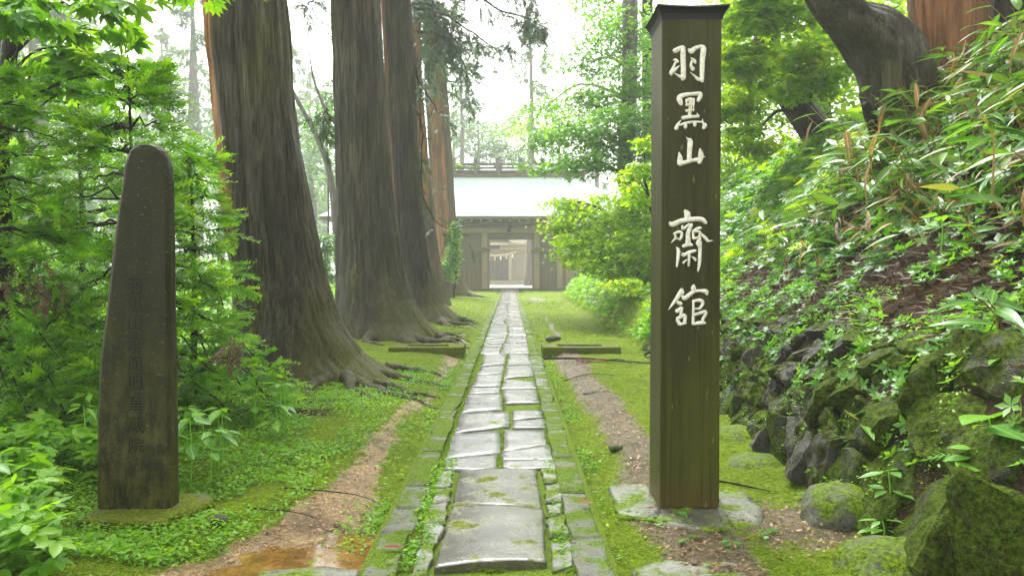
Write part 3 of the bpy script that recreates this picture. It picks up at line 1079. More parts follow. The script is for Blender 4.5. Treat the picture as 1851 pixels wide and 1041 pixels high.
T1, B1 = cedar('cedar_tree', 'thick leaning cedar nearest the camera with an orange bark strip on its left edge',
               [(0, 380, 518), (100, 385, 525), (200, 392, 535), (300, 398, 548), (400, 408, 563), (500, 424, 585), (580, 430, 612), (640, 432, 648), (690, 415, 712)],
               8.6, MT['bark'], 3, red=red1, flare=.20, fl_h=.4,
               roots=[([(-1.85, 8.2), (-1.45, 7.8), (-1.1, 7.5), (-.66, 7.2)], .10, .015), ([(-1.8, 8.6), (-1.4, 8.65), (-1.05, 8.5), (-.70, 8.6)], .09, .015), ([(-1.4, 7.85), (-1.2, 7.9), (-.95, 7.75), (-.72, 7.85)], .045, .012), ([(-1.7, 8.0), (-1.5, 7.5), (-1.25, 7.2)], .07, .012), ([(-1.9, 7.9), (-1.95, 7.4), (-1.8, 7.1)], .08, .015), ([(-1.5, 9.2), (-1.1, 9.3), (-.75, 9.15)], .06, .015)])
T2, B2 = cedar('cedar_tree', 'straight dark cedar, second from the camera, olive moss down its right flank',
               [(0, 602, 688), (100, 604, 693), (200, 607, 699), (300, 610, 705), (400, 610, 716), (480, 609, 728), (540, 606, 745), (580, 602, 770), (614, 592, 806)],
               13.8, MT['bark'], 5, flare=.22, fl_h=.5,
               roots=[([(-1.8, 13.3), (-1.4, 12.9), (-1.0, 13.1), (-.72, 12.8)], .12, .02), ([(-1.6, 13.9), (-1.1, 14.1), (-.74, 14.0)], .10, .02), ([(-1.9, 13.0), (-1.6, 12.4), (-1.2, 12.2)], .10, .02), ([(-1.3, 13.4), (-1.0, 13.6), (-.75, 13.4)], .06, .015), ([(-2.3, 12.9), (-2.3, 12.4), (-2.0, 12.1)], .11, .02)])
T3, B3 = cedar('cedar_tree', 'dark red brown cedar directly behind the straight one, torn bark, roots running to the path',
               [(0, 690, 742), (100, 695, 748), (200, 700, 752), (300, 706, 757), (400, 714, 764), (470, 718, 774), (520, 720, 788), (550, 716, 806), (584, 705, 846)],
               18.3, MT['bark_dark'], 8, red=red3, bark=.038, flare=.22, fl_h=.5,
               roots=[([(-1.7, 17.9), (-1.3, 17.4), (-.95, 17.6), (-.72, 17.2)], .13, .02), ([(-1.5, 18.7), (-1.05, 18.9), (-.75, 18.6)], .11, .02), ([(-1.6, 17.4), (-1.3, 16.7), (-.9, 16.4)], .10, .02), ([(-1.2, 18.1), (-.95, 18.2), (-.75, 18.0)], .07, .02)])
T4, B4 = cedar('cedar_tree', 'slim orange brown cedar squeezed between the torn dark cedar and the reddish one',
               [(0, 728, 757), (150, 735, 764), (300, 743, 775), (400, 748, 785), (480, 752, 796), (530, 750, 808), (556, 746, 820)],
               26, MT['bark_red'], 12, red=red4, nseg=120, flare=.2)
T5, B5 = cedar('cedar_tree', 'reddish peeling cedar farthest along the row, beside the gate roof',
               [(0, 765, 803), (150, 768, 808), (300, 778, 818), (400, 783, 824), (470, 785, 830), (510, 783, 840), (537, 778, 854)],
               36, MT['bark_red'], 15, red=red5, nseg=120, flare=.2,
               roots=[([(-1.9, 35.5), (-1.4, 35), (-.9, 34.6)], .2, .04)])

# cut stump between the cedars
st = empty('tree_stump', G(800, 543), 'short orange cut stump with a sloping top beside the dark cedar roots', 'stump')
mbs = MB()
pts = []
for k in range(12):
    a = 2 * math.pi * k / 12
    pts.append((.36 * math.cos(a) * (1 + .1 * math.sin(3 * a)), .36 * math.sin(a), 0))
vs = [(x * 1.25, y * 1.25, -.1) for x, y, z in pts] + [(x * 1.02, y * 1.02, .35) for x, y, z in pts] + [(x, y, .86 - .25 * x) for x, y, z in pts]
mbs.add(vs, [(r * 12 + i, r * 12 + (i + 1) % 12, r * 12 + 12 + (i + 1) % 12, r * 12 + 12 + i) for r in range(2) for i in range(12)])
mbs.build('trunk', MT['bark_red'], st, smooth=True)
MB().add([(x * .98, y * .98, .862 - .25 * x) for x, y, z in pts], [tuple(range(12))]).build('cut_face', MT['stump_cut'], st)
MB().add([(-.3, -.34, .05), (.12, -.42, .05), (.10, -.39, .78), (-.26, -.33, .84), (-.3, -.30, .05), (.12, -.36, .05), (.10, -.34, .78), (-.26, -.28, .84)],
         [(0, 1, 2, 3), (4, 7, 6, 5), (0, 4, 5, 1), (1, 5, 6, 2), (2, 6, 7, 3), (3, 7, 4, 0)]).build('split_side', MT['stump_cut'], st)

# ------------------------------------------------------------------ wooden sign post
SX0, SX1, SY0, SY1, STOP = .777, 1.083, 4.0, 4.31, 2.546
sign = empty('sign_post', (.93, 4.155, 0), 'tall square mossy wooden post with five white carved characters and a dark metal cap', 'sign post')
sgz = .02


def post_body():
    V, Fc = [], []
    hx, hy = .153, .155
    nzs = 40
    n = 8
    for k in range(nzs + 1):
        z = sgz + (STOP - sgz) * k / nzs
        ring = []
        c = .006
        pts = [(-hx + c, -hy), (0, -hy), (hx - c, -hy), (hx, -hy + c), (hx, hy - c), (hx - c, hy), (-hx + c, hy), (-hx, hy - c), (-hx, -hy + c)]
        for (x, y) in pts:
            w = .0015 * math.sin(z * 2.1 + x * 9)
            V.append((x + w, y, z))
        n = len(pts)
    for k in range(nzs):
        for i in range(n):
            j = (i + 1) % n
            Fc.append((k * n + i, k * n + j, (k + 1) * n + j, (k + 1) * n + i))
    Fc.append(tuple(nzs * n + i for i in range(n)))
    me = bpy.data.meshes.new('post')
    me.from_pydata(V, [], Fc)
    me.materials.append(MT['post'])
    return obj('post', me, sign)


post_body()
# flared cap
V, Fc = [], []
rings = [(.157, STOP - .010, 0), (.159, STOP + .002, 0), (.164, STOP + .020, 0), (.178, STOP + .036, .006), (.188, STOP + .042, .010), (.183, STOP + .052, .009), (.12, STOP + .066, 0), (.012, STOP + .085, 0)]
n = 32
for h, z, up in rings:
    for i in range(n):
        s, f = divmod(i, n // 4)
        f = f / (n // 4)
        cn = [(-1, -1), (1, -1), (1, 1), (-1, 1)]
        a, b = cn[s], cn[(s + 1) % 4]
        t = (a[0] * (1 - f) + b[0] * f, a[1] * (1 - f) + b[1] * f)
        lift = up * (abs(2 * f - 1) ** 2)
        V.append((t[0] * h, t[1] * h, z + lift))
for k in range(len(rings) - 1):
    for i in range(n):
        j = (i + 1) % n
        Fc.append((k * n + i, k * n + j, (k + 1) * n + j, (k + 1) * n + i))
Fc.append(tuple((len(rings) - 1) * n + i for i in range(n)))
me = bpy.data.meshes.new('cap')
me.from_pydata(V, [], Fc)
me.materials.append(MT['cap'])
obj('cap', me, sign)

# the five characters as brush strokes: (x, y, half width) in enlarged photo details
CH = [
    ((1200, 70, 90 / 1041), [
        [(190, 300, 50), (255, 268, 52), (345, 222, 42), (392, 232, 46)], [(374, 232, 52), (376, 450, 58), (384, 700, 56), (380, 840, 56), (362, 890, 36)],
        [(372, 850, 40), (290, 812, 30), (200, 758, 15)], [(160, 486, 10), (215, 482, 34), (266, 522, 34)], [(222, 528, 26), (165, 650, 28), (128, 740, 42), (140, 785, 32)],
        [(302, 602, 8), (240, 652, 34), (152, 730, 42)], [(485, 265, 28), (545, 300, 62), (620, 242, 48), (740, 208, 46), (805, 232, 56)],
        [(800, 230, 62), (792, 320, 66), (775, 500, 58), (770, 800, 52), (775, 930, 34)], [(770, 882, 48), (690, 878, 42), (600, 800, 22), (520, 735, 6)],
        [(536, 440, 14), (598, 492, 42), (632, 542, 28)], [(552, 500, 24), (540, 600, 34), (580, 676, 52)]]),
    ((1200, 160, 90 / 1041), [
        [(348, 360, 36), (318, 290, 56), (304, 205, 52), (420, 158, 44), (560, 142, 38), (720, 135, 46), (742, 175, 46), (700, 268, 40), (684, 292, 28)],
        [(448, 272, 30), (520, 256, 44), (604, 248, 26)], [(440, 376, 26), (520, 360, 36), (600, 350, 26)], [(440, 492, 30), (520, 480, 32), (600, 468, 24)],
        [(545, 250, 50), (532, 420, 42), (514, 590, 38)], [(446, 262, 28), (452, 340, 20), (446, 390, 18)], [(606, 262, 24), (600, 380, 18), (598, 500, 12)],
        [(368, 640, 44), (520, 614, 42), (702, 608, 30)], [(664, 538, 8), (686, 580, 26), (705, 612, 28)],
        [(334, 688, 8), (272, 772, 32), (240, 862, 54)], [(270, 802, 22), (420, 752, 32), (580, 722, 28), (770, 724, 22)], [(428, 770, 46), (430, 838, 42)],
        [(622, 752, 46), (626, 800, 38)], [(782, 664, 6), (790, 740, 26), (830, 790, 54), (806, 856, 40)]]),
    ((1200, 230, 90 / 1041), [
        [(446, 222, 6), (490, 268, 30), (532, 320, 58), (520, 500, 52), (515, 700, 52)], [(302, 540, 14), (322, 650, 52), (322, 760, 62), (330, 800, 40)],
        [(322, 772, 56), (450, 742, 44), (600, 702, 40), (705, 690, 50)], [(732, 460, 12), (752, 550, 54), (752, 640, 62), (722, 755, 48)], [(845, 628, 6), (790, 640, 28), (750, 650, 40)]]),
    ((1190, 370, 110 / 881), [
        [(375, 88, 22), (412, 140, 48), (412, 205, 42)], [(160, 262, 22), (200, 288, 38), (330, 236, 36), (480, 214, 34), (620, 216, 36), (684, 268, 24)],
        [(338, 306, 16), (355, 350, 24), (440, 280, 14)], [(474, 290, 28), (448, 345, 32), (424, 420, 34), (426, 500, 38), (424, 560, 46)],
        [(352, 606, 26), (424, 578, 34), (484, 586, 22)], [(215, 425, 14), (285, 398, 24), (332, 412, 22), (326, 470, 22), (302, 516, 18)], [(232, 425, 16), (242, 485, 20), (180, 554, 5)],
        [(240, 492, 16), (285, 496, 16)], [(490, 388, 18), (560, 350, 26), (608, 338, 20)], [(494, 390, 18), (502, 490, 24)], [(500, 392, 14), (590, 398, 20), (584, 468, 18)],
        [(498, 494, 22), (590, 472, 18)], [(600, 420, 22), (680, 490, 26), (712, 528, 22), (786, 522, 4)], [(596, 468, 12), (582, 552, 50), (596, 625, 32), (590, 850, 28), (570, 962, 16)],
        [(256, 618, 12), (286, 672, 32), (276, 800, 26), (262, 900, 16)], [(350, 705, 22), (356, 736, 26), (440, 692, 30), (530, 668, 24)], [(440, 700, 24), (434, 885, 22)],
        [(402, 800, 14), (352, 846, 20)], [(474, 752, 8), (520, 785, 22), (532, 812, 16)]]),
    ((1195, 500, 100 / 1041), [
        [(384, 238, 30), (368, 292, 46), (282, 430, 38), (210, 530, 26), (140, 622, 6)], [(392, 248, 30), (408, 312, 34)],
        [(398, 360, 28), (440, 410, 44), (520, 352, 44), (612, 282, 38), (720, 268, 28), (840, 280, 46), (862, 334, 28)], [(610, 160, 26), (608, 215, 52), (620, 255, 44)],
        [(306, 488, 36), (372, 510, 44)], [(290, 656, 42), (390, 592, 38)], [(388, 592, 34), (366, 725, 30)], [(300, 792, 34), (440, 722, 40)], [(300, 806, 34), (346, 890, 42)],
        [(458, 742, 38), (440, 862, 36)], [(350, 902, 32), (462, 876, 26)], [(605, 450, 26), (606, 650, 30), (600, 890, 32)], [(618, 460, 30), (730, 446, 38), (780, 480, 36), (770, 540, 34), (716, 602, 28), (626, 602, 18)],
        [(618, 722, 30), (720, 690, 36), (820, 660, 38), (838, 705, 34), (790, 790, 36), (780, 850, 30)], [(620, 892, 34), (720, 872, 42), (822, 872, 34)]])]
for (ox, oy, sc), strokes in CH:
    V, Fc, V2, F2 = [], [], [], []
    for si, s in enumerate(strokes):
        n = max(8, 5 * len(s))
        q = curve_pts([(ox + x * sc, oy + y * sc, w * sc) for x, y, w in s], n)
        # photo detail -> metres on the front face of the post
        q = np.stack([(q[:, 0] - CX) / F * SY0 - .93, EYE + (HOR - q[:, 1]) / F * SY0, np.maximum(q[:, 2], .25) / F * SY0], 1)
        T = np.gradient(q[:, :2], axis=0)
        T /= np.linalg.norm(T, axis=1)[:, None] + 1e-9
        Nn = np.stack([-T[:, 1], T[:, 0]], 1)
        # rounded ends
        a0, a1 = q[0].copy(), q[-1].copy()
        a0[:2] -= T[0] * a0[2] * .6
        a1[:2] += T[-1] * a1[2] * .6
        a0[2] *= .35
        a1[2] *= .35
        q = np.vstack([a0, q, a1])
        Nn = np.vstack([Nn[0], Nn, Nn[-1]])
        for (VV, FF, grow, hh) in ((V, Fc, 1.0, (.003, .0085)), (V2, F2, 1.28, (.0006, .0012))):
            k0 = len(VV)
            eps = .00025 * si
            prof = [(-1.0, 0), (-.80, hh[0] + eps), (0, hh[1] + eps), (.80, hh[0] + eps), (1.0, 0)]
            for (x, z, w), nn in zip(q, Nn):
                ww = w * grow + (.0012 if grow > 1 else 0)
                for a, h in prof:
                    VV.append((x + nn[0] * ww * a, -.1552 - h * (1 if h else 0) - (.0002 if not h else 0), z + nn[1] * ww * a))
            for j in range(len(q) - 1):
                for i in range(4):
                    FF.append((k0 + j * 5 + i, k0 + j * 5 + i + 1, k0 + j * 5 + 6 + i, k0 + j * 5 + 5 + i))
    c = obj('carved_character', arr_mesh('carved_character', np.array(V), np.array(Fc), MT['paint'], None, True), sign)
    obj('groove', arr_mesh('groove', np.array(V2), np.array(F2), MT['paint_edge'], None, True), c)

for label, pl, top in (('flat mossy stone slab left of the square wooden post', [(1100, 885), (1170, 878), (1200, 932), (1190, 948), (1120, 940)], .016),
                       ('flat stone slab under the front of the square wooden post', [(1172, 930), (1196, 905), (1305, 905), (1330, 960), (1290, 965), (1190, 952)], .013),
                       ('flat wet stone slab right of the square wooden post', [(1290, 890), (1345, 892), (1386, 925), (1380, 955), (1335, 962), (1300, 930)], .010)):
    me = slab_mesh('stone_slab', [G(u, v)[:2] for u, v in pl], top, .1, MT['flat_slab'], bev=.01, seed=len(pl) + int(top * 1000), sub=.07)
    tag(obj('stone_slab', me), label, 'stone slab')
me = slab_mesh('stone_slab', [(.53, 3.0), (.95, 3.02), (1.0, 3.28), (.62, 3.30), (.50, 3.2)], .006, .1, MT['block'], bev=.012, seed=77, sub=.06, rough=.012)
tag(obj('stone_slab', me), 'rough pitted stone slab flush with the moss at the bottom edge in front of the post', 'stone slab')
me = slab_mesh('stone_slab', [(-1.0, 2.75), (-.62, 2.75), (-.63, 3.22), (-.8, 3.27), (-1.05, 3.2)], .0, .1, MT['flat_slab'], bev=.012, seed=78, sub=.06)
tag(obj('stone_slab', me), 'greenish flat stone slab beside the puddle and the left kerb', 'stone slab')

# ------------------------------------------------------------------ dark stone stele
stele = empty('stone_stele', (-1.9, 3.87, .05), 'tall dark tapering stone pillar with a rounded top and engraved characters', 'stele')
rows = [(940, 168, 300), (860, 168, 300), (760, 170, 300), (650, 175, 300), (560, 188, 300), (470, 198, 300), (380, 209, 300), (330, 217, 299), (300, 222, 297), (283, 226, 293), (272, 231, 288), (265, 238, 281), (261, 248, 271)]
V, Fc = [], []
SYF = 3.87
for v, a, b in rows:
    l, r = P(a, v, SYF), P(b, v, SYF)
    tpr = (940 - v) / 680
    d = .13 - .04 * tpr
    c = .018
    xa, xb, z = l[0] + 1.9, r[0] + 1.9, l[2] - .05
    j = lambda: rng.normal(0, .0018)
    ring = [(xa + c, 0), ((xa + xb) / 2, -.004), (xb - c * .4, 0), (xb + .010, .02), (xb + .014, d * .6), (xb + .008, d - .02), (xb - .02, d), (xa + .02, d), (xa - .004, d - .02), (xa - .004, .02)]
    for (x, y) in ring:
        V.append((x + j(), y + .02 * tpr + j(), z))
n = 10
for k in range(len(rows) - 1):
    for i in range(n):
        q = (i + 1) % n
        Fc.append((k * n + i, k * n + q, (k + 1) * n + q, (k + 1) * n + i))
Fc.append(tuple((len(rows) - 1) * n + i for i in range(n)))
me = bpy.data.meshes.new('pillar')
me.from_pydata(V, [], Fc)
me.materials.append(MT['stele'])
so = obj('pillar', me, stele)
bv = so.modifiers.new('bevel', 'BEVEL')
bv.width = .006
bv.segments = 2
for body, v in zip('羽黒山齋館旧華蔵院', (521, 554, 587, 626, 660, 695, 734, 771, 808)):
    cu = bpy.data.curves.new('engraving', 'FONT')
    cu.body = body
    cu.size = .086
    cu.align_x = 'CENTER'
    cu.align_y = 'CENTER'
    to = bpy.data.objects.new('engraving', cu)
    COL.objects.link(to)
    bpy.context.view_layer.update()
    dg = bpy.context.evaluated_depsgraph_get()
    em = bpy.data.meshes.new_from_object(to.evaluated_get(dg))
    COL.objects.unlink(to)
    bpy.data.objects.remove(to)
    em.materials.clear()
    em.materials.append(MT['stele_char'])
    e2 = em.copy()
    e2.materials.clear()
    e2.materials.append(MT['stele_lip'])
    c = P(244, v, SYF)
    tp = (940 - v) / 680
    yy = -.0075 + .02 * tp
    o = obj('engraved_character', em, stele, (c[0] + 1.9, yy, c[2] - .05))
    o.rotation_euler = (math.radians(90), 0, 0)
    o2 = obj('pale_edge', e2, o, (.0012, -.0020, -.0008))  # paler copy of the character, shifted right and down behind it
pl = slab_mesh('plinth', [(a - (-1.9), b - 3.87) for a, b in ((-2.09, 3.70), (-1.66, 3.66), (-1.54, 4.0), (-1.62, 4.14), (-2.1, 4.14))], .006, .16, MT['base_frame'], bev=.012, seed=41, sub=.1)
obj('plinth', pl, stele)

# ------------------------------------------------------------------ slotted stone frames beside the path
for label, x0, x1, y in (('mossy slotted stone frame beside the left kerb near the cedar roots', -1.80, -.70, 11.35), ('mossy slotted stone frame beside the right kerb', .47, 1.62, 11.35)):
    e = empty('slotted_stone', ((x0 + x1) / 2, y, 0), label, 'stone frame')
    w = (x1 - x0) / 2
    mats_ = MT['base_frame']
    MB().box(-w, w, 0, .17, -.1, .125).build('front_block', mats_, e, bevel=.018)
    MB().box(-w, w, .52, .68, -.1, .12).build('back_block', mats_, e, bevel=.018)
    MB().box(-w + .002, -w + .24, .172, .518, -.1, .122).build('end_block', mats_, e, bevel=.016)
    MB().box(w - .24, w - .002, .172, .518, -.1, .122).build('end_block', mats_, e, bevel=.016)
    MB().box(-w + .25, w - .25, .18, .51, -.1, .06).build('infill_slab', mats_, e, bevel=.01)
    MB().box(-.13, .13, .22, .36, .0615, .10).build('raised_block', MT['paver_dark'], e, bevel=.01)

# ------------------------------------------------------------------ gatehouse
GY = 48.0
gate = empty('gatehouse', (0, GY, 0), 'long wooden gatehouse with pale copper roof and open doorway at the end of the path', 'gatehouse')


def gb(name, x0, x1, y0, y1, z0, z1, m, parent=gate, bevel=.02):
    return MB().box(x0, x1, y0 - GY, y1 - GY, z0, z1).build(name, m, parent, bevel=bevel)


for x in (-10.2, -6.9, -3.28, -1.62, 1.60, 3.02, 5.6):
    gb('post', x - .17, x + .17, 47.78, 48.2, .0, 3.55, MT['gate_wood'])
gb('tie_beam', -10.5, 5.9, 47.72, 48.16, 3.553, 3.85, MT['gate_wood'])
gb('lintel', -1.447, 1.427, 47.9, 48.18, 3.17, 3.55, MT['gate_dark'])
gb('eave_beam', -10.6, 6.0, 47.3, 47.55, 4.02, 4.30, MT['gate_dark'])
gb('frieze_panel', -10.4, 5.8, 48.0, 48.1, 3.853, 4.6, MT['gate_wood'])
for k in range(32):
    x = -10.9 + k * .57
    gb('rafter', x - .07, x + .07, 46.45, 47.28, 4.19, 4.305, MT['gate_wood'], bevel=.01)
# plank walls left and right of the doorway
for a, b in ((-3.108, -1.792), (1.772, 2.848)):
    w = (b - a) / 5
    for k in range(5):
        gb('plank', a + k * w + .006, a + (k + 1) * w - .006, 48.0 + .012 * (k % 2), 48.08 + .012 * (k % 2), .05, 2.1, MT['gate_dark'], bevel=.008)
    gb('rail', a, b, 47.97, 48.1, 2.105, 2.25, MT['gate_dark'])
    gb('upper_panel', a, b, 48.02, 48.1, 2.253, 3.55, MT['gate_dark'])  # recessed bay coloured darker, painted shade between the lit posts
for a, b in ((-6.728, -3.452), (-10.028, -7.072), (3.192, 5.428)):
    n = 6
    for k in range(n):
        z0 = .25 + k * .29
        gb('plank', a, b, 47.98 + .01 * (k % 2), 48.06 + .01 * (k % 2), z0, z0 + .28, MT['gate_wood'], bevel=.01)
    gb('rail', a, b, 47.9, 48.1, 2.0, 2.13, MT['gate_dark'])
    gb('plaster_panel', a, b, 48.02, 48.1, 2.133, 3.55, MT['plaster'])
for x in np.linspace(3.35, 5.3, 4):
    gb('batten', x - .03, x + .03, 47.93, 47.975, .25, 2.0, MT['gate_dark'], bevel=.005)
# passage walls, ceiling and rear frame
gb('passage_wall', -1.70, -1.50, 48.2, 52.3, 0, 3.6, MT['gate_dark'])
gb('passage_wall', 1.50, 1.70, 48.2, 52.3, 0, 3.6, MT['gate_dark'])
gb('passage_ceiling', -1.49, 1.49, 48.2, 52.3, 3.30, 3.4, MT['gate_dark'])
gb('rear_wall', -10.2, -1.71, 52.1, 52.3, 0, 4.4, MT['gate_wood'])
gb('rear_wall', 1.71, 5.9, 52.1, 52.3, 0, 4.4, MT['gate_wood'])
gb('end_wall', -10.35, -10.2, 48.2, 52.1, 0, 4.4, MT['gate_wood'])
gb('end_wall', 5.75, 5.9, 48.2, 52.1, 0, 4.4, MT['gate_wood'])
gb('door_leaf', -1.43, -1.35, 48.25, 49.6, .12, 3.1, MT['gate_wood'])
gb('door_leaf', 1.35, 1.43, 48.25, 49.6, .12, 3.1, MT['gate_wood'])
gb('sill', -1.447, 1.427, 47.9, 48.3, .02, .10, MT['gate_wood'])
for x in (-1.62, 1.62):          # small gabled hoods on the door posts
    MB().add([(x - .42, -.55, 2.42), (x + .42, -.55, 2.42), (x, -.55, 2.72), (x - .42, -.12, 2.42), (x + .42, -.12, 2.42), (x, -.12, 2.72)],
             [(0, 1, 2), (3, 5, 4), (0, 2, 5, 3), (1, 4, 5, 2), (0, 3, 4, 1)]).build('small_hood', MT['gate_dark'], gate)
gb('step_stone', -3.3, -.62, 47.3, 47.85, -.05, .13, MT['wall_stone'], bevel=.03)
gb('step_stone', .46, 3.1, 47.3, 47.85, -.05, .13, MT['wall_stone'], bevel=.03)
gb('threshold_stone', -.61, .45, 47.45, 47.88, -.05, .06, MT['paver'], bevel=.02)
# copper hipped roof in overlapping courses
EX0, EX1, EY0, EY1, EZ = -11.5, 7.6, 46.3, 54.0, 4.48
RX0, RX1, RY, RZ = -8.3, 4.6, 50.15, 7.30
NCO = 30


def roof_ring(t):
    z = EZ + (RZ - EZ) * (t ** 1.12)
    return (EX0 + (RX0 - EX0) * t, EX1 + (RX1 - EX1) * t, EY0 + (RY - .15 - EY0) * t, EY1 + (RY + .15 - EY1) * t, z)


rm = MB()
for k in range(NCO):
    a, b = roof_ring(k / NCO), roof_ring((k + 1) / NCO)
    lift = .035
    za, zb = a[4] + lift, b[4]
    A = [(a[0], a[2] - GY, za), (a[1], a[2] - GY, za), (a[1], a[3] - GY, za), (a[0], a[3] - GY, za)]
    Bq = [(b[0], b[2] - GY, zb), (b[1], b[2] - GY, zb), (b[1], b[3] - GY, zb), (b[0], b[3] - GY, zb)]
    L = [(x, y, z - lift) for x, y, z in A]
    rm.add(L + A + Bq, [(i, (i + 1) % 4, 4 + (i + 1) % 4, 4 + i) for i in range(4)] + [(4 + i, 4 + (i + 1) % 4, 8 + (i + 1) % 4, 8 + i) for i in range(4)])
    if k < 26:   # standing seams of the sheets on the front slope
        xs = np.arange(a[0] + .4 + (k % 2) * .5, a[1] - .4, 1.0)
        for x in xs:
            rm.add([(x, a[2] - GY, za + .012), (x + .03, a[2] - GY, za + .012), (x + .03, b[2] - GY, zb + .012), (x, b[2] - GY, zb + .012)], [(0, 1, 2, 3)])
roof = rm.build('roof', MT['copper'], gate)
e0 = roof_ring(0)
MB().box(EX0 + .05, EX1 - .05, EY0 + .05 - GY, EY1 - .05 - GY, EZ - .17, EZ - .003).build('eave', MT['gate_dark'], roof, bevel=.02)
MB().box(RX0 - .2, RX1 + .2, RY - .42 - GY, RY + .42 - GY, RZ - .02, RZ + .14).build('ridge_base', MT['gate_dark'], roof, bevel=.02)
for k in range(3):
    z = RZ + .28 + k * .23
    MB().box(RX0 - .35, RX1 + .35, RY - .30 - GY, RY - .16 - GY, z, z + .11).build('ridge_rail', MT['ridge_wood'], roof, bevel=.01)
    MB().box(RX0 - .35, RX1 + .35, RY + .16 - GY, RY + .30 - GY, z, z + .11).build('ridge_rail', MT['ridge_wood'], roof, bevel=.01)
MB().box(RX0 - .3, RX1 + .3, RY - .14 - GY, RY + .14 - GY, RZ + .142, RZ + .24).build('ridge_core', MT['gate_dark'], roof)
for k in range(10):
    x = -8.0 + k * 1.435
    MB().box(x - .13, x + .13, RY - .46 - GY, RY - .31 - GY, RZ + .142, RZ + 1.0).box(x - .13, x + .13, RY - .50 - GY, RY + .50 - GY, RZ + 1.003, RZ + 1.14).build('ridge_post', MT['ridge_wood'], roof, bevel=.01)
tag(scatter('ridge_plant', ROSETTE, frames(np.tile([1.0, 0, 0], (26, 1)), np.tile([0, 0, 1.0], (26, 1)) + rng.normal(0, .2, (26, 3))),
            np.stack([rng.choice([-3.4, -2.3, .9, 2.6], 26) + rng.normal(0, .15, 26), np.full(26, RY - .4), RZ + .55 + rng.normal(0, .08, 26)], 1), .3, MT['leaf_bright']) and
    obj('ridge_plants', bpy.data.meshes['ridge_plant']), 'small ferns sprouting from the gate roof ridge', None, None, 'stuff')
# lantern under the eave
lan = empty('hanging_lantern', (-.12, 47.2, 3.6), 'small dark metal lantern hanging under the gate eave', 'lantern')
MB().tube([(0, 0, .78), (0, 0, .30)], .02, 6).build('chain', MT['iron'], lan)
MB().tube([(0, 0, .32), (0, 0, .26), (0, 0, .24)], [.05, .20, .22], 6).build('hood', MT['iron'], lan)
MB().tube([(0, 0, .238), (0, 0, .02)], [.13, .15], 6).build('cage', MT['iron'], lan)
MB().tube([(0, 0, .018), (0, 0, -.03)], [.17, .10], 6).build('tray', MT['iron'], lan)

# ------------------------------------------------------------------ courtyard and shrine hall behind the gate
tag(MB().box(-9, 8, 52.4, 64.5, .06, .10).build('courtyard', MT['courtyard']), 'pale gravel courtyard seen through the gate', None, None, 'structure')
SHY = 64.0
sh = empty('shrine_hall', (-1.2, SHY, 0), 'pale wooden hall with curved gable seen through the gate doorway', 'shrine')


def sb(name, x0, x1, y0, y1, z0, z1, m, parent=sh, bevel=.02):
    return MB().box(x0 + 1.2, x1 + 1.2, y0 - SHY, y1 - SHY, z0, z1).build(name, m, parent, bevel=bevel)


sb('platform', -6.5, 2.0, 63.0, 71, .05, .42, MT['shrine_wood'])
sb('step', -2.6, .6, 62.4, 62.98, .05, .28, MT['shrine_wood'])
for x in (-5.6, -2.9, -.05, 1.5):
    sb('post', x - .13, x + .13, 63.4, 63.66, .425, 2.95, MT['shrine_wood'])
sb('wall', -5.7, 1.6, 64.6, 64.8, .425, 3.2, MT['shrine_wood'])
for k in range(4):
    x = -2.7 + k * .66
    sb('door_panel', x, x + .63, 64.5, 64.58, .43, 2.35, MT['shrine_door'])
sb('beam', -5.9, 1.8, 63.36, 63.7, 2.953, 3.2, MT['shrine_wood'])
sb('frog_leg_strut', -1.9, -.9, 63.3, 63.35, 3.0, 3.35, MT['gate_dark'])
# hall roof with a curved front gable
hm = MB()
xs = np.linspace(-7.4, 3.0, 9)
for (ya, za, yb, zb) in ((62.6, 3.5, 64.8, 4.3), (64.8, 4.3, 67.2, 5.9), (67.2, 5.9, 67.5, 5.9), (67.5, 5.9, 72, 3.4)):
    hm.add([(-6.2, ya - SHY, za), (4.2, ya - SHY, za), (4.2, yb - SHY, zb), (-6.2, yb - SHY, zb), (-6.2, ya - SHY, za - .2), (4.2, ya - SHY, za - .2), (4.2, yb - SHY, zb - .2), (-6.2, yb - SHY, zb - .2)],
           [(0, 1, 2, 3), (7, 6, 5, 4), (0, 4, 5, 1), (1, 5, 6, 2), (3, 2, 6, 7), (0, 3, 7, 4)])
hr = hm.build('roof', MT['shrine_roof'], sh)
gabv, gabf = [], []
gxs = np.linspace(-2.9, 2.9, 25)
for k, x in enumerate(gxs):
    z = 3.32 + .95 * math.exp(-(x / 1.15) ** 2) + .10 * (abs(x) / 2.9) ** 3
    for y, dz in ((61.6, 0), (61.6, .26), (65.0, .26), (65.0, 0)):
        gabv.append((x - .2, y - SHY, z + dz))
for k in range(24):
    for i in range(4):
        gabf.append((k * 4 + i, k * 4 + (i + 1) % 4, k * 4 + 4 + (i + 1) % 4, k * 4 + 4 + i))
MB().add(gabv, gabf).build('curved_gable', MT['shrine_roof'], sh)
rp = empty('sacred_rope', (-1.3, 62.9, 2.6), 'straw rope with white tassels hung across the front of the hall', 'rope')
rx = np.linspace(-1.65, 1.75, 24)
rz_ = .30 * (rx / 1.7) ** 2 - .12
rt = MB().tube(np.stack([rx, rx * 0, rz_], 1), .055 + .02 * np.cos(rx), 8).build('rope', MT['rope'], rp, smooth=True)
for k in range(7):
    x = -1.4 + k * .47
    z = .30 * (x / 1.7) ** 2 - .17
    MB().tube([(x, 0, z), (x, 0, z - .1), (x, 0, z - .34)], [.02, .055, .09], 7).build('tassel', MT['rope' if k % 2 else 'paper'], rp)

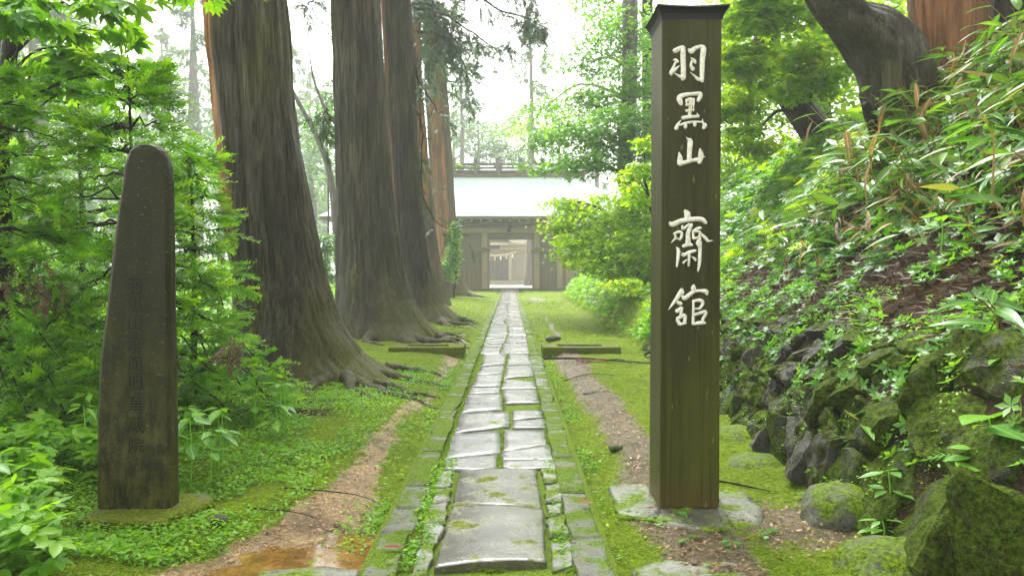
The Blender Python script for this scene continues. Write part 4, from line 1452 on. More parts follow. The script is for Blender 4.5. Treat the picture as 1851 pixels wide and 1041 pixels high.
# ------------------------------------------------------------------ dry stone wall on the right
def wall_pt(y, s):
    """s metres up the sloping face at distance y -> point, outward normal"""
    ds = np.array([0, .25, .44, .82])
    hs_ = np.array([0, .50, .74, 1.02])
    L = np.concatenate([[0], np.cumsum(np.hypot(np.diff(ds), np.diff(hs_)))])
    d = np.interp(s, L, ds)
    h = np.interp(s, L, hs_)
    return np.array([wall_x(y) + d, y, h])


wall = empty('stone_wall', (1.75, 5, 0), 'mossy dry stone retaining wall of uneven boulders along the right bank', 'stone wall')


def clip(poly, n, d):
    out = []
    for i in range(len(poly)):
        a, b = poly[i], poly[(i + 1) % len(poly)]
        da, db = a @ n - d, b @ n - d
        if da <= 0:
            out.append(a)
        if da * db < 0:
            out.append(a + (b - a) * da / (da - db))
    return out


def wall_stone(c, poly, dome, seed, m, name='stone', parent=wall):
    """poly: cell in (y, s); dome: how far the stone stands proud"""
    r = np.random.default_rng(seed)
    poly = np.array(poly)
    n = 14
    per = np.vstack([poly, poly[:1]])
    L = np.concatenate([[0], np.cumsum(np.linalg.norm(np.diff(per, axis=0), axis=1))])
    t = np.linspace(0, L[-1], n, endpoint=False)
    out = np.stack([np.interp(t, L, per[:, 0]), np.interp(t, L, per[:, 1])], 1)
    out = out * .75 + (np.roll(out, 1, 0) + np.roll(out, -1, 0)) * .125
    cc = out.mean(0)
    V = []
    slope = r.normal(0, .32, 2)
    for s, h in ((.985, -.5), (1.0, -.1), (.97, .5), (.86, .92), (.50, 1.0)):
        for p in out:
            q = cc + (p - cc) * s
            w = wall_pt(q[0], q[1])
            nrm = np.array([-.82, -.10, .57])
            hh = h * dome + (r.normal(0, .010) + (q - cc) @ slope if h > 0 else 0)
            V.append(w + nrm * hh)
    w = wall_pt(*cc)
    V.append(w + np.array([-.82, -.1, .57]) * dome * 1.0)
    Fc = [(k * n + i, k * n + (i + 1) % n, (k + 1) * n + (i + 1) % n, (k + 1) * n + i) for k in range(4) for i in range(n)]
    Fc += [(4 * n + i, 4 * n + (i + 1) % n, 5 * n) for i in range(n)]
    V = np.array(V) - np.array([1.75, 5, 0])
    me = bpy.data.meshes.new(name)
    me.from_pydata([tuple(p) for p in V], [], Fc)
    me.update()
    bm = bmesh.new()
    bm.from_mesh(me)
    bmesh.ops.recalc_face_normals(bm, faces=bm.faces)
    bm.to_mesh(me)
    bm.free()
    me.materials.append(m)
    o = obj(name, me, parent)
    sb_ = o.modifiers.new('facets', 'SUBSURF')
    sb_.subdivision_type = 'SIMPLE'
    sb_.levels = sb_.render_levels = 2
    tx = bpy.data.textures.get('rock') or bpy.data.textures.new('rock', 'CLOUDS')
    tx.noise_scale = .16
    dm = o.modifiers.new('rough', 'DISPLACE')
    dm.texture = tx
    dm.strength = .05
    dm.texture_coords = 'GLOBAL'
    return o


pts = []
y = 1.2
while y < 11:
    sz = np.interp(y, [2.4, 3.4, 4.2, 6, 12, 17], [.42, .38, .27, .205, .23, .32])
    s = rng.uniform(0, .2)
    while s < .98:
        pts.append((y + rng.normal(0, .25 * sz), s + .5 * sz * rng.uniform(.6, 1.1), sz))
        s += sz * rng.uniform(.75, 1.1)
    y += sz * .95
P2 = np.array([(a, b) for a, b, c in pts])
for i, (a, b, szz) in enumerate(pts):
    if b > 1.1:
        continue
    poly = [np.array(q) for q in ((a - szz, max(-.05, b - szz)), (a + szz, max(-.05, b - szz)), (a + szz, min(1.12, b + szz)), (a - szz, min(1.12, b + szz)))]
    for j, q in enumerate(P2):
        if j == i or np.hypot(*(q - P2[i])) > 2.2 * szz:
            continue
        dvec = q - P2[i]
        poly = clip(poly, dvec, dvec @ (q + P2[i]) / 2)
        if len(poly) < 3:
            break
    if len(poly) < 3:
        continue
    wall_stone(None, poly, rng.uniform(.03, .10), 900 + i, MT['wall_stone_mossy'] if rng.random() < .7 or a < 3.9 or a > 11 else MT['wall_stone'])


def boulder(name, label, c, r, seed, m=MT['boulder'], cat='boulder', sub=4, sq=3):
    bm = bmesh.new()
    bmesh.ops.create_icosphere(bm, subdivisions=sub, radius=1)
    rr = np.random.default_rng(seed)
    for v in bm.verts:
        p = np.array(v.co)
        k = 1 + .34 * (fbm(p[0] * 1.1 + seed, p[1] * 1.1 + p[2] * .9, 3) - .5) + .12 * (fbm(p[0] * 4 + seed, p[1] * 4 + p[2] * 3.1, 9) - .5)
        bx = (np.abs(p) ** sq).sum() ** (-1 / sq)
        q = p * k * (.4 + .6 * bx if sq > 3 else .55 + .45 * bx) * np.array(r)
        v.co = tuple(q)
    me = bpy.data.meshes.new(name)
    bm.to_mesh(me)
    bm.free()
    me.polygons.foreach_set('use_smooth', np.ones(len(me.polygons), bool))
    me.materials.append(m)
    return tag(obj(name, me, None, c), label, cat)


boulder('boulder', 'broad low boulder with a bright moss top in the bottom right corner', (1.66, 3.22, -.02), (.31, .22, .15), 1)
boulder('boulder', 'rounded boulder with a bare grey crown behind the broad mossy boulder', (1.62, 3.80, .03), (.19, .18, .17), 2)
boulder('boulder', 'small half buried mossy rock right of the wooden post foot', (1.60, 4.95, -.03), (.22, .2, .10), 3)
boulder('boulder', 'flat mossy rock at the wall foot farther behind the wooden post', (1.66, 5.7, -.03), (.28, .25, .13), 4)
boulder('boulder', 'huge mossy boulder filling the lower right edge of the picture', (2.50, 3.75, .16), (.62, .60, .46), 5, MT['wall_stone_mossy'], sq=4.5)
for k in range(5):
    boulder('rock', ['grey rock lying in the moss right of the path beyond the slotted frame', 'dark wet rock among cedar roots near the slotted frame', 'tiny rock on the sandy strip right of the path',
                     'flat stone in the right strip halfway to the post', 'small rock at the foot of the dark stele plinth'][k],
            [(.75, 13.6, .05), (-1.05, 13.2, .06), (.72, 5.3, .03), (.85, 7.7, .02), (-1.42, 3.75, .03)][k],
            [(.14, .1, .06), (.16, .12, .07), (.05, .05, .025), (.12, .08, .03), (.05, .04, .03)][k], 20 + k, MT['wall_stone'], 'rock', 3)

# ------------------------------------------------------------------ red cedar and twisted old tree on the bank
RT, RB = cedar('cedar_tree', 'orange barked cedar on the right bank above the bamboo grass',
               [(-700, 1662, 1745), (0, 1643, 1772), (120, 1652, 1775), (220, 1660, 1775), (300, 1655, 1782), (330, 1650, 1790)], 8.6, MT['bark_red'], 31, top=14,
               group=None, zmin=1.9, red=lambda TH, ZZ, tw: np.clip(sstep(1.6, .7, np.abs(np.angle(np.exp(1j * (TH - 4.2))))) * (.45 + .75 * vnoise(tw * 10, ZZ * .5, 6, 10)), 0, 1),
               moss=lambda TH, ZZ: TH * 0, flare=.0, crown_z=8.0, zs=np.linspace(1.9, 13.9, 90))
RT2, RB2 = cedar('cedar_tree', 'dark cedar trunk on the bank at the right frame edge behind the orange one',
                 [(-700, 1775, 1850), (0, 1765, 1870), (300, 1762, 1885), (330, 1760, 1890)], 9.4, MT['bark_dark'], 33, top=14, group=None, flare=0, crown_z=8.5, zs=np.linspace(2.0, 13.9, 70), moss=lambda TH, ZZ: TH * 0)
old = empty('old_tree', P(1620, 230, 8.4), 'twisted dark old trunk bending left over the bank beside the orange cedar', 'tree')
ob = P(1620, 230, 8.4)
tp = curve_pts([np.append(P(u, v, Yd) - ob, r) for u, v, Yd, r in ((1640, 300, 8.5, .36), (1632, 215, 8.4, .34), (1618, 140, 8.35, .37), (1580, 80, 8.3, .33), (1530, 38, 8.25, .28), (1495, -10, 8.2, .25), (1475, -90, 8.2, .24), (1500, -260, 8.4, .2), (1470, -520, 8.6, .12))], 60)
V, Fc, mo = [], [], []
nn = 56
Tn = np.gradient(tp[:, :3], axis=0)
Tn /= np.linalg.norm(Tn, axis=1)[:, None]
for k, (p, t) in enumerate(zip(tp, Tn)):
    a = np.cross(t, [0, 1.0, 0])
    a /= np.linalg.norm(a)
    b = np.cross(t, a)
    for i in range(nn):
        th = 2 * math.pi * i / nn + k * .02
        i_ = i / nn
        r = p[3] * (1 + .38 * (vnoise(i_ * 6, k * .10, 2, 6) - .5) + .34 * (abs(2 * vnoise(i_ * 15, k * .08, 4, 15) - 1) - .5) + .07 * (vnoise(i_ * 28, k * .5, 7, 28) - .5))
        V.append(p[:3] + r * (math.cos(th) * a + math.sin(th) * b))
        mo.append(.35 * max(0, math.sin(th + 1)))
for k in range(len(tp) - 1):
    for i in range(nn):
        j = (i + 1) % nn
        Fc.append((k * nn + i, k * nn + j, (k + 1) * nn + j, (k + 1) * nn + i))
obj('trunk', arr_mesh('trunk', np.array(V), np.array(Fc), MT['bark'], {'red': np.zeros(len(V)), 'moss': mo}, True), old)
for pts_ in ([(1600, 260, 8.2), (1570, 205, 8.0), (1560, 190, 7.9)], [(1640, 290, 8.2), (1575, 350, 7.7), (1540, 385, 7.3)], [(1660, 250, 8.2), (1690, 330, 7.9)]):
    q = np.array([P(*c) - ob for c in pts_])
    MB().tube(curve_pts(q, 10), np.linspace(.12, .03, 10), 9).build('root', MT['bark_thin'], old, smooth=True)


# ------------------------------------------------------------------ leaf clouds for broadleaf crowns
def clump_pts(c, r, n, rr, twigs=None):
    k = twigs or max(4, n // 16)
    u = rr.normal(0, 1, (k, 3))
    u /= np.linalg.norm(u, axis=1)[:, None]
    u *= (rr.random(k) ** .40 * 1.1)[:, None]
    tw = np.array(c) + u * np.array(r)
    i = rr.integers(0, k, n)
    loc = rr.normal(0, 1, (n, 3)) * np.array([.30, .30, .07]) * np.mean(r[:2])
    out = tw[i] + loc
    d = out - tw[i]
    d[:, 2] -= .22 * np.linalg.norm(d[:, :2], axis=1) + .02
    return tw, out, d


def leafy(name, clumps, tpl, size, m, seed, ang=.45):
    """clumps: (centre, radii, n leaves) -> one crown mesh"""
    r = np.random.default_rng(seed)
    T, D = [], []
    for c, rad, n in clumps:
        tw, o, d = clump_pts(c, rad, int(n), r)
        T.append(o)
        D.append(d)
    T, D = np.vstack(T), np.vstack(D)
    up = np.tile([0, 0, 1.0], (len(T), 1)) + r.normal(0, ang, (len(T), 3))
    R = frames(D + r.normal(0, .03, D.shape), up)
    return scatter(name, tpl, R, T, size * r.uniform(.65, 1.25, len(T)), m)


def broadleaf(name, label, base, trunk_pts, radii, clumps, tpl, size, m, seed, group=None, bark='bark_thin', cat='tree', limb_r=.03):
    e = empty(name, base, label, cat, group)
    b = np.array(base, float)
    r = np.random.default_rng(seed)
    tp_ = curve_pts(np.array(trunk_pts, float) - b, 16)
    tm = MB().tube(tp_, np.interp(np.linspace(0, 1, 16), np.linspace(0, 1, len(radii)), radii), 12)
    tr_ = tm.build('trunk', MT[bark], e, smooth=True)
    for c, rad, n in clumps:
        c = np.array(c) - b
        i = np.argmin(np.linalg.norm(tp_ - c - np.array([0, 0, -.4]), axis=1))
        mid = (tp_[i] + c) / 2 + np.array([0, 0, .12 * np.linalg.norm(c - tp_[i])]) + r.normal(0, .05, 3)
        MB().tube(curve_pts([tp_[i], mid, c], 9), np.linspace(limb_r, limb_r * .25, 9), 6).build('limb', MT[bark], e, smooth=True)
    obj('crown', leafy('crown', [(np.array(c) - b, rad, n) for c, rad, n in clumps], tpl, size, m, seed), e)
    return e


def PC(u, v, Y, ru, rv, n, rd=None):
    s = Y / F
    return (P(u, v, Y), (ru * s, rd if rd else ru * s * .9, rv * s), n)


# maples right of the path in front of the gate roof
b = np.array([2.95, 20, float(gz(2.95, 20))])
broadleaf('maple_tree', 'tall grey maple trunk with spreading light green tiers left of the wooden post', b,
          [b + [0, 0, -.2], P(1140, 372, 20), P(1128, 320, 20), P(1136, 180, 20), P(1137, 0, 20), P(1135, -300, 20)], [.24, .22, .2, .2, .2, .1],
          [PC(1085, 235, 19, 75, 26, 1054), PC(1110, 270, 19.5, 75, 24, 952), PC(1060, 300, 18.5, 55, 22, 714), PC(1120, 60, 20, 60, 40, 884), PC(1090, 180, 20.5, 70, 26, 884),
           PC(1150, 140, 19, 45, 40, 646), PC(1010, 255, 20, 55, 24, 700), PC(990, 300, 21, 50, 16, 300), PC(1050, 190, 21, 70, 18, 420), PC(1140, 215, 18.5, 50, 30, 714), PC(980, 200, 24, 60, 22, 510), PC(1060, 120, 22, 50, 22, 408), PC(1090, 20, 22, 60, 40, 816), PC(1070, 90, 23, 60, 30, 620), PC(1120, 130, 23, 60, 40, 700), PC(1030, 235, 22, 50, 20, 380), PC(1150, 60, 21, 40, 40, 500), PC(1060, -20, 23, 70, 30, 500), PC(1150, 280, 19, 40, 30, 420)],
          MAPLE5, .11, MT['leaf_cool'], 51, 'maples right of the path', bark='bark_misted', limb_r=.05)
b = np.array([3.2, 17, float(gz(3.2, 17))])
broadleaf('maple_tree', 'low bright maple leaning over the path edge beside the gate opening', b,
          [b + [0, 0, -.2], b + [-.3, 0, .8], P(1120, 420, 17), P(1090, 380, 17)], [.09, .08, .06, .04],
          [PC(1070, 400, 17, 70, 32, 1530), PC(1110, 440, 16.5, 60, 34, 1394), PC(1050, 445, 16.5, 48, 26, 952), PC(1040, 385, 17.5, 40, 22, 646), PC(1130, 370, 16, 48, 32, 1054), PC(1080, 470, 16, 50, 26, 952),
           PC(1150, 455, 15.5, 42, 40, 1054), PC(1015, 375, 17.5, 30, 14, 220), PC(1150, 400, 16, 40, 30, 420), PC(1140, 520, 14.5, 40, 18, 380), PC(1060, 470, 17, 45, 18, 420), PC(1030, 440, 18, 30, 16, 260), PC(1120, 490, 15.5, 50, 20, 420), PC(1160, 330, 16, 36, 30, 360), PC(1020, 412, 17.2, 28, 16, 306)],
          MAPLE5, .085, MT['leaf_maple'], 52, 'maples right of the path', limb_r=.03)
b = np.array([3.6, 14, float(gz(3.6, 14))])
broadleaf('maple_tree', 'yellow green sapling with pinnate sprays just left of the wooden post', b,
          [b + [0, 0, -.2], P(1190, 400, 13), P(1165, 330, 12.6)], [.05, .04, .02],
          [PC(1140, 328, 12.5, 30, 14, 130), PC(1160, 300, 12.5, 24, 14, 110), PC(1150, 262, 12.8, 26, 12, 90), PC(1160, 360, 12.4, 26, 14, 120)],
          LEAF, .12, MT['leaf_maple'], 53, 'maples right of the path', limb_r=.014)
b = np.array([4.3, 24, float(gz(4.3, 24))])
broadleaf('slender_tree', 'dark slim trunk half hidden behind the left edge of the wooden post', b,
          [b + [0, 0, -.2], P(1170, 250, 24), P(1168, 0, 24), P(1166, -250, 24)], [.2, .18, .17, .1],
          [PC(1150, 20, 24, 70, 50, 700), PC(1230, -40, 24, 90, 60, 600), PC(1120, -60, 25, 90, 40, 500)], LEAF_LOW, .12, MT['leaf_maple'], 54, None, limb_r=.06)
# bright maples above the bank, right of the post
b = np.array([5.6, 13.5, float(gz(5.6, 13.5))])
broadleaf('maple_tree', 'glowing yellow green maple above the bank right of the wooden post', b,
          [b + [0, 0, -.3], P(1390, 110, 13.5), P(1385, 20, 13.4), P(1360, -200, 13)], [.28, .24, .2, .1],
          [PC(1345, 30, 12, 50, 45, 900), PC(1420, 20, 12, 60, 40, 1000), PC(1345, 120, 12, 45, 40, 900), PC(1440, 100, 12.5, 50, 30, 800), PC(1490, 60, 13, 40, 40, 600), PC(1330, 200, 12, 40, 34, 700), PC(1470, 150, 13, 45, 34, 600), PC(1350, 260, 12, 50, 30, 500),
           PC(1400, 165, 12.5, 60, 22, 480), PC(1540, 20, 13, 40, 40, 300), PC(1620, 15, 13, 50, 30, 320), PC(1380, -60, 12, 90, 40, 420), PC(1500, 130, 12.2, 45, 24, 380)],
          MAPLE, .11, MT['leaf_maple'], 55, 'maples above the right bank', limb_r=.04)
b = np.array([7.6, 19, float(gz(7.6, 19))])
broadleaf('maple_tree', 'bright maple filling the gap behind the twisted old trunk', b,
          [b + [0, 0, -.3], b + [0, 0, 3], b + [.2, 0, 7]], [.25, .2, .1],
          [PC(1330, 60, 19, 70, 70, 1500), PC(1440, 60, 19, 80, 70, 1600), PC(1560, 60, 19, 80, 70, 1500), PC(1390, 200, 19, 80, 50, 1500), PC(1500, 180, 18, 80, 50, 1300), PC(1330, 290, 18, 60, 50, 1100), PC(1320, 150, 19, 60, 50, 1000)],
          LEAF_LOW, .16, MT['leaf_maple'], 56, 'maples above the right bank', limb_r=.05)

# top-left tree with big palmate leaves
b = np.array([-3.9, 5.9, float(gz(-3.9, 5.9))])
broadleaf('chestnut_tree', 'thin dark trunk at the left frame edge carrying large bright hand shaped leaves', b,
          [b + [0, 0, -.2], P(6, 420, 5.9), P(4, 260, 5.8), P(22, 110, 5.8), P(34, 0, 5.8), P(60, -220, 5.8)], [.075, .07, .06, .055, .05, .03],
          [PC(150, 15, 5.6, 80, 20, 60), PC(40, 40, 5.2, 60, 20, 42), PC(150, 85, 5.9, 70, 18, 50), PC(215, 130, 6.1, 60, 18, 50), PC(70, 110, 6, 60, 22, 44), PC(120, 165, 6.2, 80, 18, 44),
           PC(250, -25, 6, 110, 20, 40), PC(20, 190, 5.6, 50, 24, 34), PC(350, -60, 6, 100, 20, 30), PC(190, 60, 6.4, 60, 14, 36)],
          PALM5, .135, MT['leaf_bright'], 57, None, limb_r=.014)
# little spray of leaves hanging in at the very top
b = np.array([1.5, 6.0, 0])

# ------------------------------------------------------------------ young cedars behind the stele
def sapling(label, base, H, Rad, seed, m=MT['needle'], group='young cedars on the left', n_wh=14, spray=.21, lowest=.10, brown=0):
    r = np.random.default_rng(seed)
    e = empty('young_cedar', base, label, 'young tree', group)
    tr_ = MB().tube(curve_pts([(0, 0, -.1), (.02, .02, H * .5), (0, 0, H)], 14), np.linspace(.035, .006, 14), 8)
    T, D = [], []
    for k in range(n_wh):
        f = lowest + (1 - lowest) * k / n_wh
        z = H * f
        for q in range(r.integers(4, 7)):
            a = r.uniform(0, 6.283)
            L = Rad * ((1 - f) ** .75) * r.uniform(.65, 1.15) + .10
            d = np.array([math.cos(a), math.sin(a), 0])
            t = np.linspace(0, 1, 8)
            lift = .35 - .25 * (1 - f)
            pts_ = np.stack([d[0] * L * t, d[1] * L * t, z + L * (lift * t * 1.2 - (.75 * (1 - f) + .15) * t * t)], 1)
            pts_[2:] += r.normal(0, .02, (6, 3))
            tr_.tube(pts_, np.linspace(.011, .003, 8), 5)
            ns = max(6, int(L * 14))
            tt = r.uniform(.18, 1.0, ns)
            pp = np.stack([np.interp(tt, t, pts_[:, i]) for i in range(3)], 1)
            side = np.array([-d[1], d[0], 0])
            s = r.choice([-1, 1], ns)[:, None] * side * r.uniform(.4, 1.2, (ns, 1))
            dd = d[None] * r.uniform(.5, 1.0, (ns, 1)) + s + np.stack([np.zeros(ns), np.zeros(ns), r.uniform(-.45, .35, ns)], 1)
            # each side shoot carries three sprays along its own length
            dn = dd / np.linalg.norm(dd, axis=1)[:, None]
            ln = L * .30 * (1.15 - tt) + .05
            for w in (0, .55, 1.0):
                T.append(pp + dn * (ln * w)[:, None])
                D.append(dn + r.normal(0, .28, dn.shape) + np.array([0, 0, -.12 * w]))
    tipw = np.concatenate([np.full(len(t_), (i_ % 3) / 2) for i_, t_ in enumerate(T)])
    T, D = np.vstack(T), np.vstack(D)
    R = frames(D, np.tile([0, 0, 1.0], (len(T), 1)), r.normal(0, .5, len(T)))
    tr_.build('trunk', MT['bark_thin'], e, smooth=True)
    obj('crown', scatter('crown', SPRAY, R, T, spray * r.uniform(.6, 1.15, len(T)), m, np.clip(r.normal(.38, .18, len(T)) + .30 * tipw, 0, 1)), e)
    return e


sapling('feathery young cedar rising directly behind the dark stele', (-2.75, 5.6, float(gz(-2.75, 5.6))), 2.72, .85, 61)
sapling('feathery young cedar between the dark stele and the thick leaning cedar', (-2.56, 6.2, float(gz(-2.56, 6.2))), 2.15, .78, 62, spray=.19)
sapling('feathery young cedar cut by the left frame edge', (-3.55, 5.2, float(gz(-3.55, 5.2))), 2.55, .95, 63)
sapling('taller shaded young cedar between the frame edge and the stele', (-3.9, 7.0, float(gz(-3.9, 7.0))), 3.0, 1.2, 64, spray=.22)
# drooping brown dead sprays under the left young cedar
q = np.array([P(u, v, 5.0) for u, v in ((45, 480), (60, 500), (35, 505), (70, 525), (90, 520), (100, 505), (420, 610), (410, 625), (400, 635))]) + rng.normal(0, .03, (9, 3))
T_ = np.repeat(q, 6, 0) + rng.normal(0, .04, (54, 3))
D_ = rng.normal(0, .4, (54, 3)) + [0, 0, -1]
tag(obj('withered_sprays', scatter('withered_sprays', SPRAY, frames(D_, rng.normal(0, 1, (54, 3))), T_, .13, MT['tuft_brown'])), 'withered brown cedar sprays hanging in the young cedars', None, None, 'stuff')

# ------------------------------------------------------------------ drooping cedar branches in the middle of the sky
def hanging(parent_base, parent, polys, Y, seed, n_side=1.0, spray=.34, m=MT['needle_dark']):
    r = np.random.default_rng(seed)
    T, D = [], []
    for poly, r0 in polys:
        c = curve_pts([P(u, v, Y) for u, v in poly], 22) + r.normal(0, .02, (22, 3))
        MB().tube(c - parent_base, np.linspace(r0, .008, 22), 6).build('limb', MT['bark_thin'], parent, smooth=True)
        L = np.linalg.norm(np.diff(c, axis=0), axis=1).sum()
        ns = int(L * 16 * n_side)
        t = r.uniform(.25, 1.0, ns) * 21
        pp = np.stack([np.interp(t, np.arange(22), c[:, i]) for i in range(3)], 1)
        dd = r.normal(0, .55, (ns, 3)) + np.array([0, 0, -.75])
        dn = dd / np.linalg.norm(dd, axis=1)[:, None]
        ln = r.uniform(.15, .8, ns)[:, None]
        for w in (.15, .5, .8, 1.0):
            T.append(pp + dn * ln * w)
            D.append(dn + r.normal(0, .4, dn.shape))
    T, D = np.vstack(T) - parent_base, np.vstack(D)
    R = frames(D, r.normal(0, 1, D.shape))
    obj('drooping_spray', scatter('drooping_spray', SPRAY, R, T, spray * r.uniform(.6, 1.2, len(T)), m), parent)


hanging(np.array(B4), T4, [([(740, 20), (790, 25), (850, 60), (900, 90), (935, 60)], .05), ([(745, 60), (800, 70), (840, 120), (850, 190)], .04), ([(740, -60), (830, -20), (900, 20), (960, 40), (985, 55)], .06),
                           ([(745, 10), (790, 20), (810, 60), (835, 90)], .03), ([(742, -20), (780, 0), (790, 60), (780, 110), (770, 150)], .03), ([(745, -80), (840, -60), (930, -20), (975, 20)], .05)], 24, 71, 1.1)
hanging(np.array(B3), T3, [([(748, 180), (765, 250), (760, 330), (775, 380), (800, 410), (835, 418)], .03), ([(748, 120), (765, 160), (790, 200), (815, 225)], .03), ([(740, 90), (760, 170), (758, 300)], .02)], 18.6, 72, .35, .26)
hanging(np.array(B2), T2, [([(612, 230), (598, 215), (590, 200), (585, 230)], .02), ([(600, -10), (575, 0), (560, 10), (550, 5)], .03)], 13.8, 73, 1.5, .24)

# ------------------------------------------------------------------ misty forest
def far_cedar(name, label, x, y, r, h, seed, crown_from=.45, dens=900, group='misty cedars far behind on the left', m='needle_misted', crad=2.6):
    e = empty(name, (x, y, float(gz(x, y))), label, 'tree', group)
    zs = np.linspace(-.2, h, 22)
    rad = np.interp(zs, [-.2, .4, 2, h], [r * 1.7, r * 1.25, r, .04])
    rr = np.random.default_rng(seed)
    MB().tube(np.stack([np.cumsum(rr.normal(0, .03, 22)), np.cumsum(rr.normal(0, .03, 22)), zs], 1), rad, 14).build('trunk', MT['bark_misted'], e, smooth=True)
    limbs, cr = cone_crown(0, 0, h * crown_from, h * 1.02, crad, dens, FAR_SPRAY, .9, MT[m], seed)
    # dead lower limbs
    for k in range(7):
        z = rr.uniform(min(2.5, h * .3), h * .5)
        a = rr.uniform(0, 6.28)
        L = rr.uniform(.8, 2.6)
        t = np.linspace(0, 1, 6)[:, None]
        limbs.tube(np.array([0, 0, z]) + t * np.array([math.cos(a) * L, math.sin(a) * L, .3 * L]) + t * t * np.array([0, 0, -.7 * L]) + rr.normal(0, .05, (6, 3)), np.linspace(.05, .012, 6), 5)
    tag(limbs.build('limb', MT['bark_misted'], e, smooth=True), kind='stuff')
    obj('crown', cr, e)
    return e


spots = [(75, 42, .6, 25), (22, 56, .62, 25), (352, 62, .85, 25), (300, 78, .7, 25), (200, 85, .7, 25), (130, 92, .7, 25), (455, 90, .7, 25), (560, 95, .7, 25), (250, 105, .8, 25), (40, 100, .8, 25), (505, 115, .8, 25), (-40, 45, .6, 25)]
words_ = ['grey misty trunk near the upper left, behind the large bright leaves', 'hazy cedar at the far left frame edge', 'thick pale trunk in mist left of the orange barked edge', 'faint cedar left of the thick pale trunk', 'faint cedar in the fog above the stele',
          'very faint cedar in the fog on the left', 'cedar veiled behind the thick leaning trunk', 'fogged cedar between the two nearest big trunks', 'ghostly tall cedar deep in the fog above the stele', 'ghostly cedar deep in the fog at the left',
          'ghostly cedar deep in the fog between big trunks', 'misty cedar just outside the left edge']
for k, ((u, Yd, r_, h_), w) in enumerate(zip(spots, words_)):
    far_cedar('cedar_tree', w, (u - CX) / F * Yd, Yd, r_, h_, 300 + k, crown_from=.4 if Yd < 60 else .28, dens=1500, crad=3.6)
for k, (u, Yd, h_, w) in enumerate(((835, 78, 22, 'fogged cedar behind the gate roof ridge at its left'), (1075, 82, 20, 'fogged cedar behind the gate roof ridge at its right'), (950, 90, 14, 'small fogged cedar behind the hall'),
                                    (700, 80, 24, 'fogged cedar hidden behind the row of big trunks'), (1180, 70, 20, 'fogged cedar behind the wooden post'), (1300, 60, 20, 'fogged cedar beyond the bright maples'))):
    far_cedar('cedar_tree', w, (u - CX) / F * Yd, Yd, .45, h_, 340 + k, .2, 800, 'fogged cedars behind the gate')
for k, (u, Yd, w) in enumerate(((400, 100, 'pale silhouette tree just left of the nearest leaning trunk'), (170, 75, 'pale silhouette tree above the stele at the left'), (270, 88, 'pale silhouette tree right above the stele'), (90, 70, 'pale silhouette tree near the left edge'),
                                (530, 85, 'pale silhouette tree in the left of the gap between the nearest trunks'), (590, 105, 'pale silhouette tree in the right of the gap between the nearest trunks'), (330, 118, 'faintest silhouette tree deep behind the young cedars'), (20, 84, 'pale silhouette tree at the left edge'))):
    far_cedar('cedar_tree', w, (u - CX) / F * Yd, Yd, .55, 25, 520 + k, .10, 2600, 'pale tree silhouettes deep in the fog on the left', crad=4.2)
# the trunk seen inside the doorway, right of the hall
far_cedar('cedar_tree', 'reddish trunk seen through the gate doorway right of the hall', 1.62, 60, .42, 20, 360, .5, 500, 'fogged cedars behind the gate')
# rounded broadleaf trees behind the roof
for k, (u, v, Yd, ru, rv, w) in enumerate(((865, 235, 82, 45, 50, 'rounded fogged tree above the left part of the gate ridge'), (905, 262, 78, 38, 34, 'small rounded fogged tree above the middle of the gate ridge'),
                                            (1010, 215, 84, 90, 45, 'pale yellow green fogged tree above the right of the gate roof'), (820, 205, 88, 40, 60, 'fogged tree peeking out beside the reddish cedar'), (955, 225, 92, 55, 26, 'ghostly pale crown in the white gap of the sky'))):
    c = P(u, v, Yd)
    bb = np.array([c[0], Yd, 0])
    broadleaf('round_tree', w, bb, [bb, bb + [0, 0, c[2] * .6], c], [.25, .2, .1], [PC(u, v, Yd, ru, rv, 900), PC(u - ru * .6, v + rv * .5, Yd, ru * .7, rv * .5, 400), PC(u + ru * .6, v + rv * .6, Yd, ru * .7, rv * .5, 400)],
              LEAF_LOW, .42, MT['leaf_maple' if k in (2, 4) else 'leaf_mid'], 380 + k, 'fogged round trees behind the gate', bark='bark_misted', limb_r=.06)
for k, (u, v, Yd, ru, rv, w) in enumerate(((560, 300, 55, 60, 90, 'tall pale green tree in the fog between the two nearest big trunks'), (300, 330, 52, 70, 80, 'wide pale green tree in the fog behind the stele'),
                                            (110, 260, 50, 80, 90, 'wide pale green tree in the fog at the upper left'), (450, 200, 60, 70, 110, 'tall foggy crown left of the thick leaning trunk top'), (20, 350, 48, 70, 80, 'foggy round tree at the left frame edge'))):
    c = P(u, v, Yd)
    bb = np.array([c[0], Yd, 0])
    broadleaf('misty_tree', w, bb, [bb, bb + [.3, 0, c[2] * .6], c], [.3, .25, .1], [PC(u, v, Yd, ru, rv * .6, 1300), PC(u - ru * .4, v + rv * .8, Yd, ru * .9, rv * .5, 900), PC(u + ru * .4, v - rv * .7, Yd, ru * .7, rv * .5, 700)],
              LEAF_LOW, .36, MT['leaf_mid'], 480 + k, 'foggy broadleaf trees on the left', bark='bark_misted', limb_r=.08)
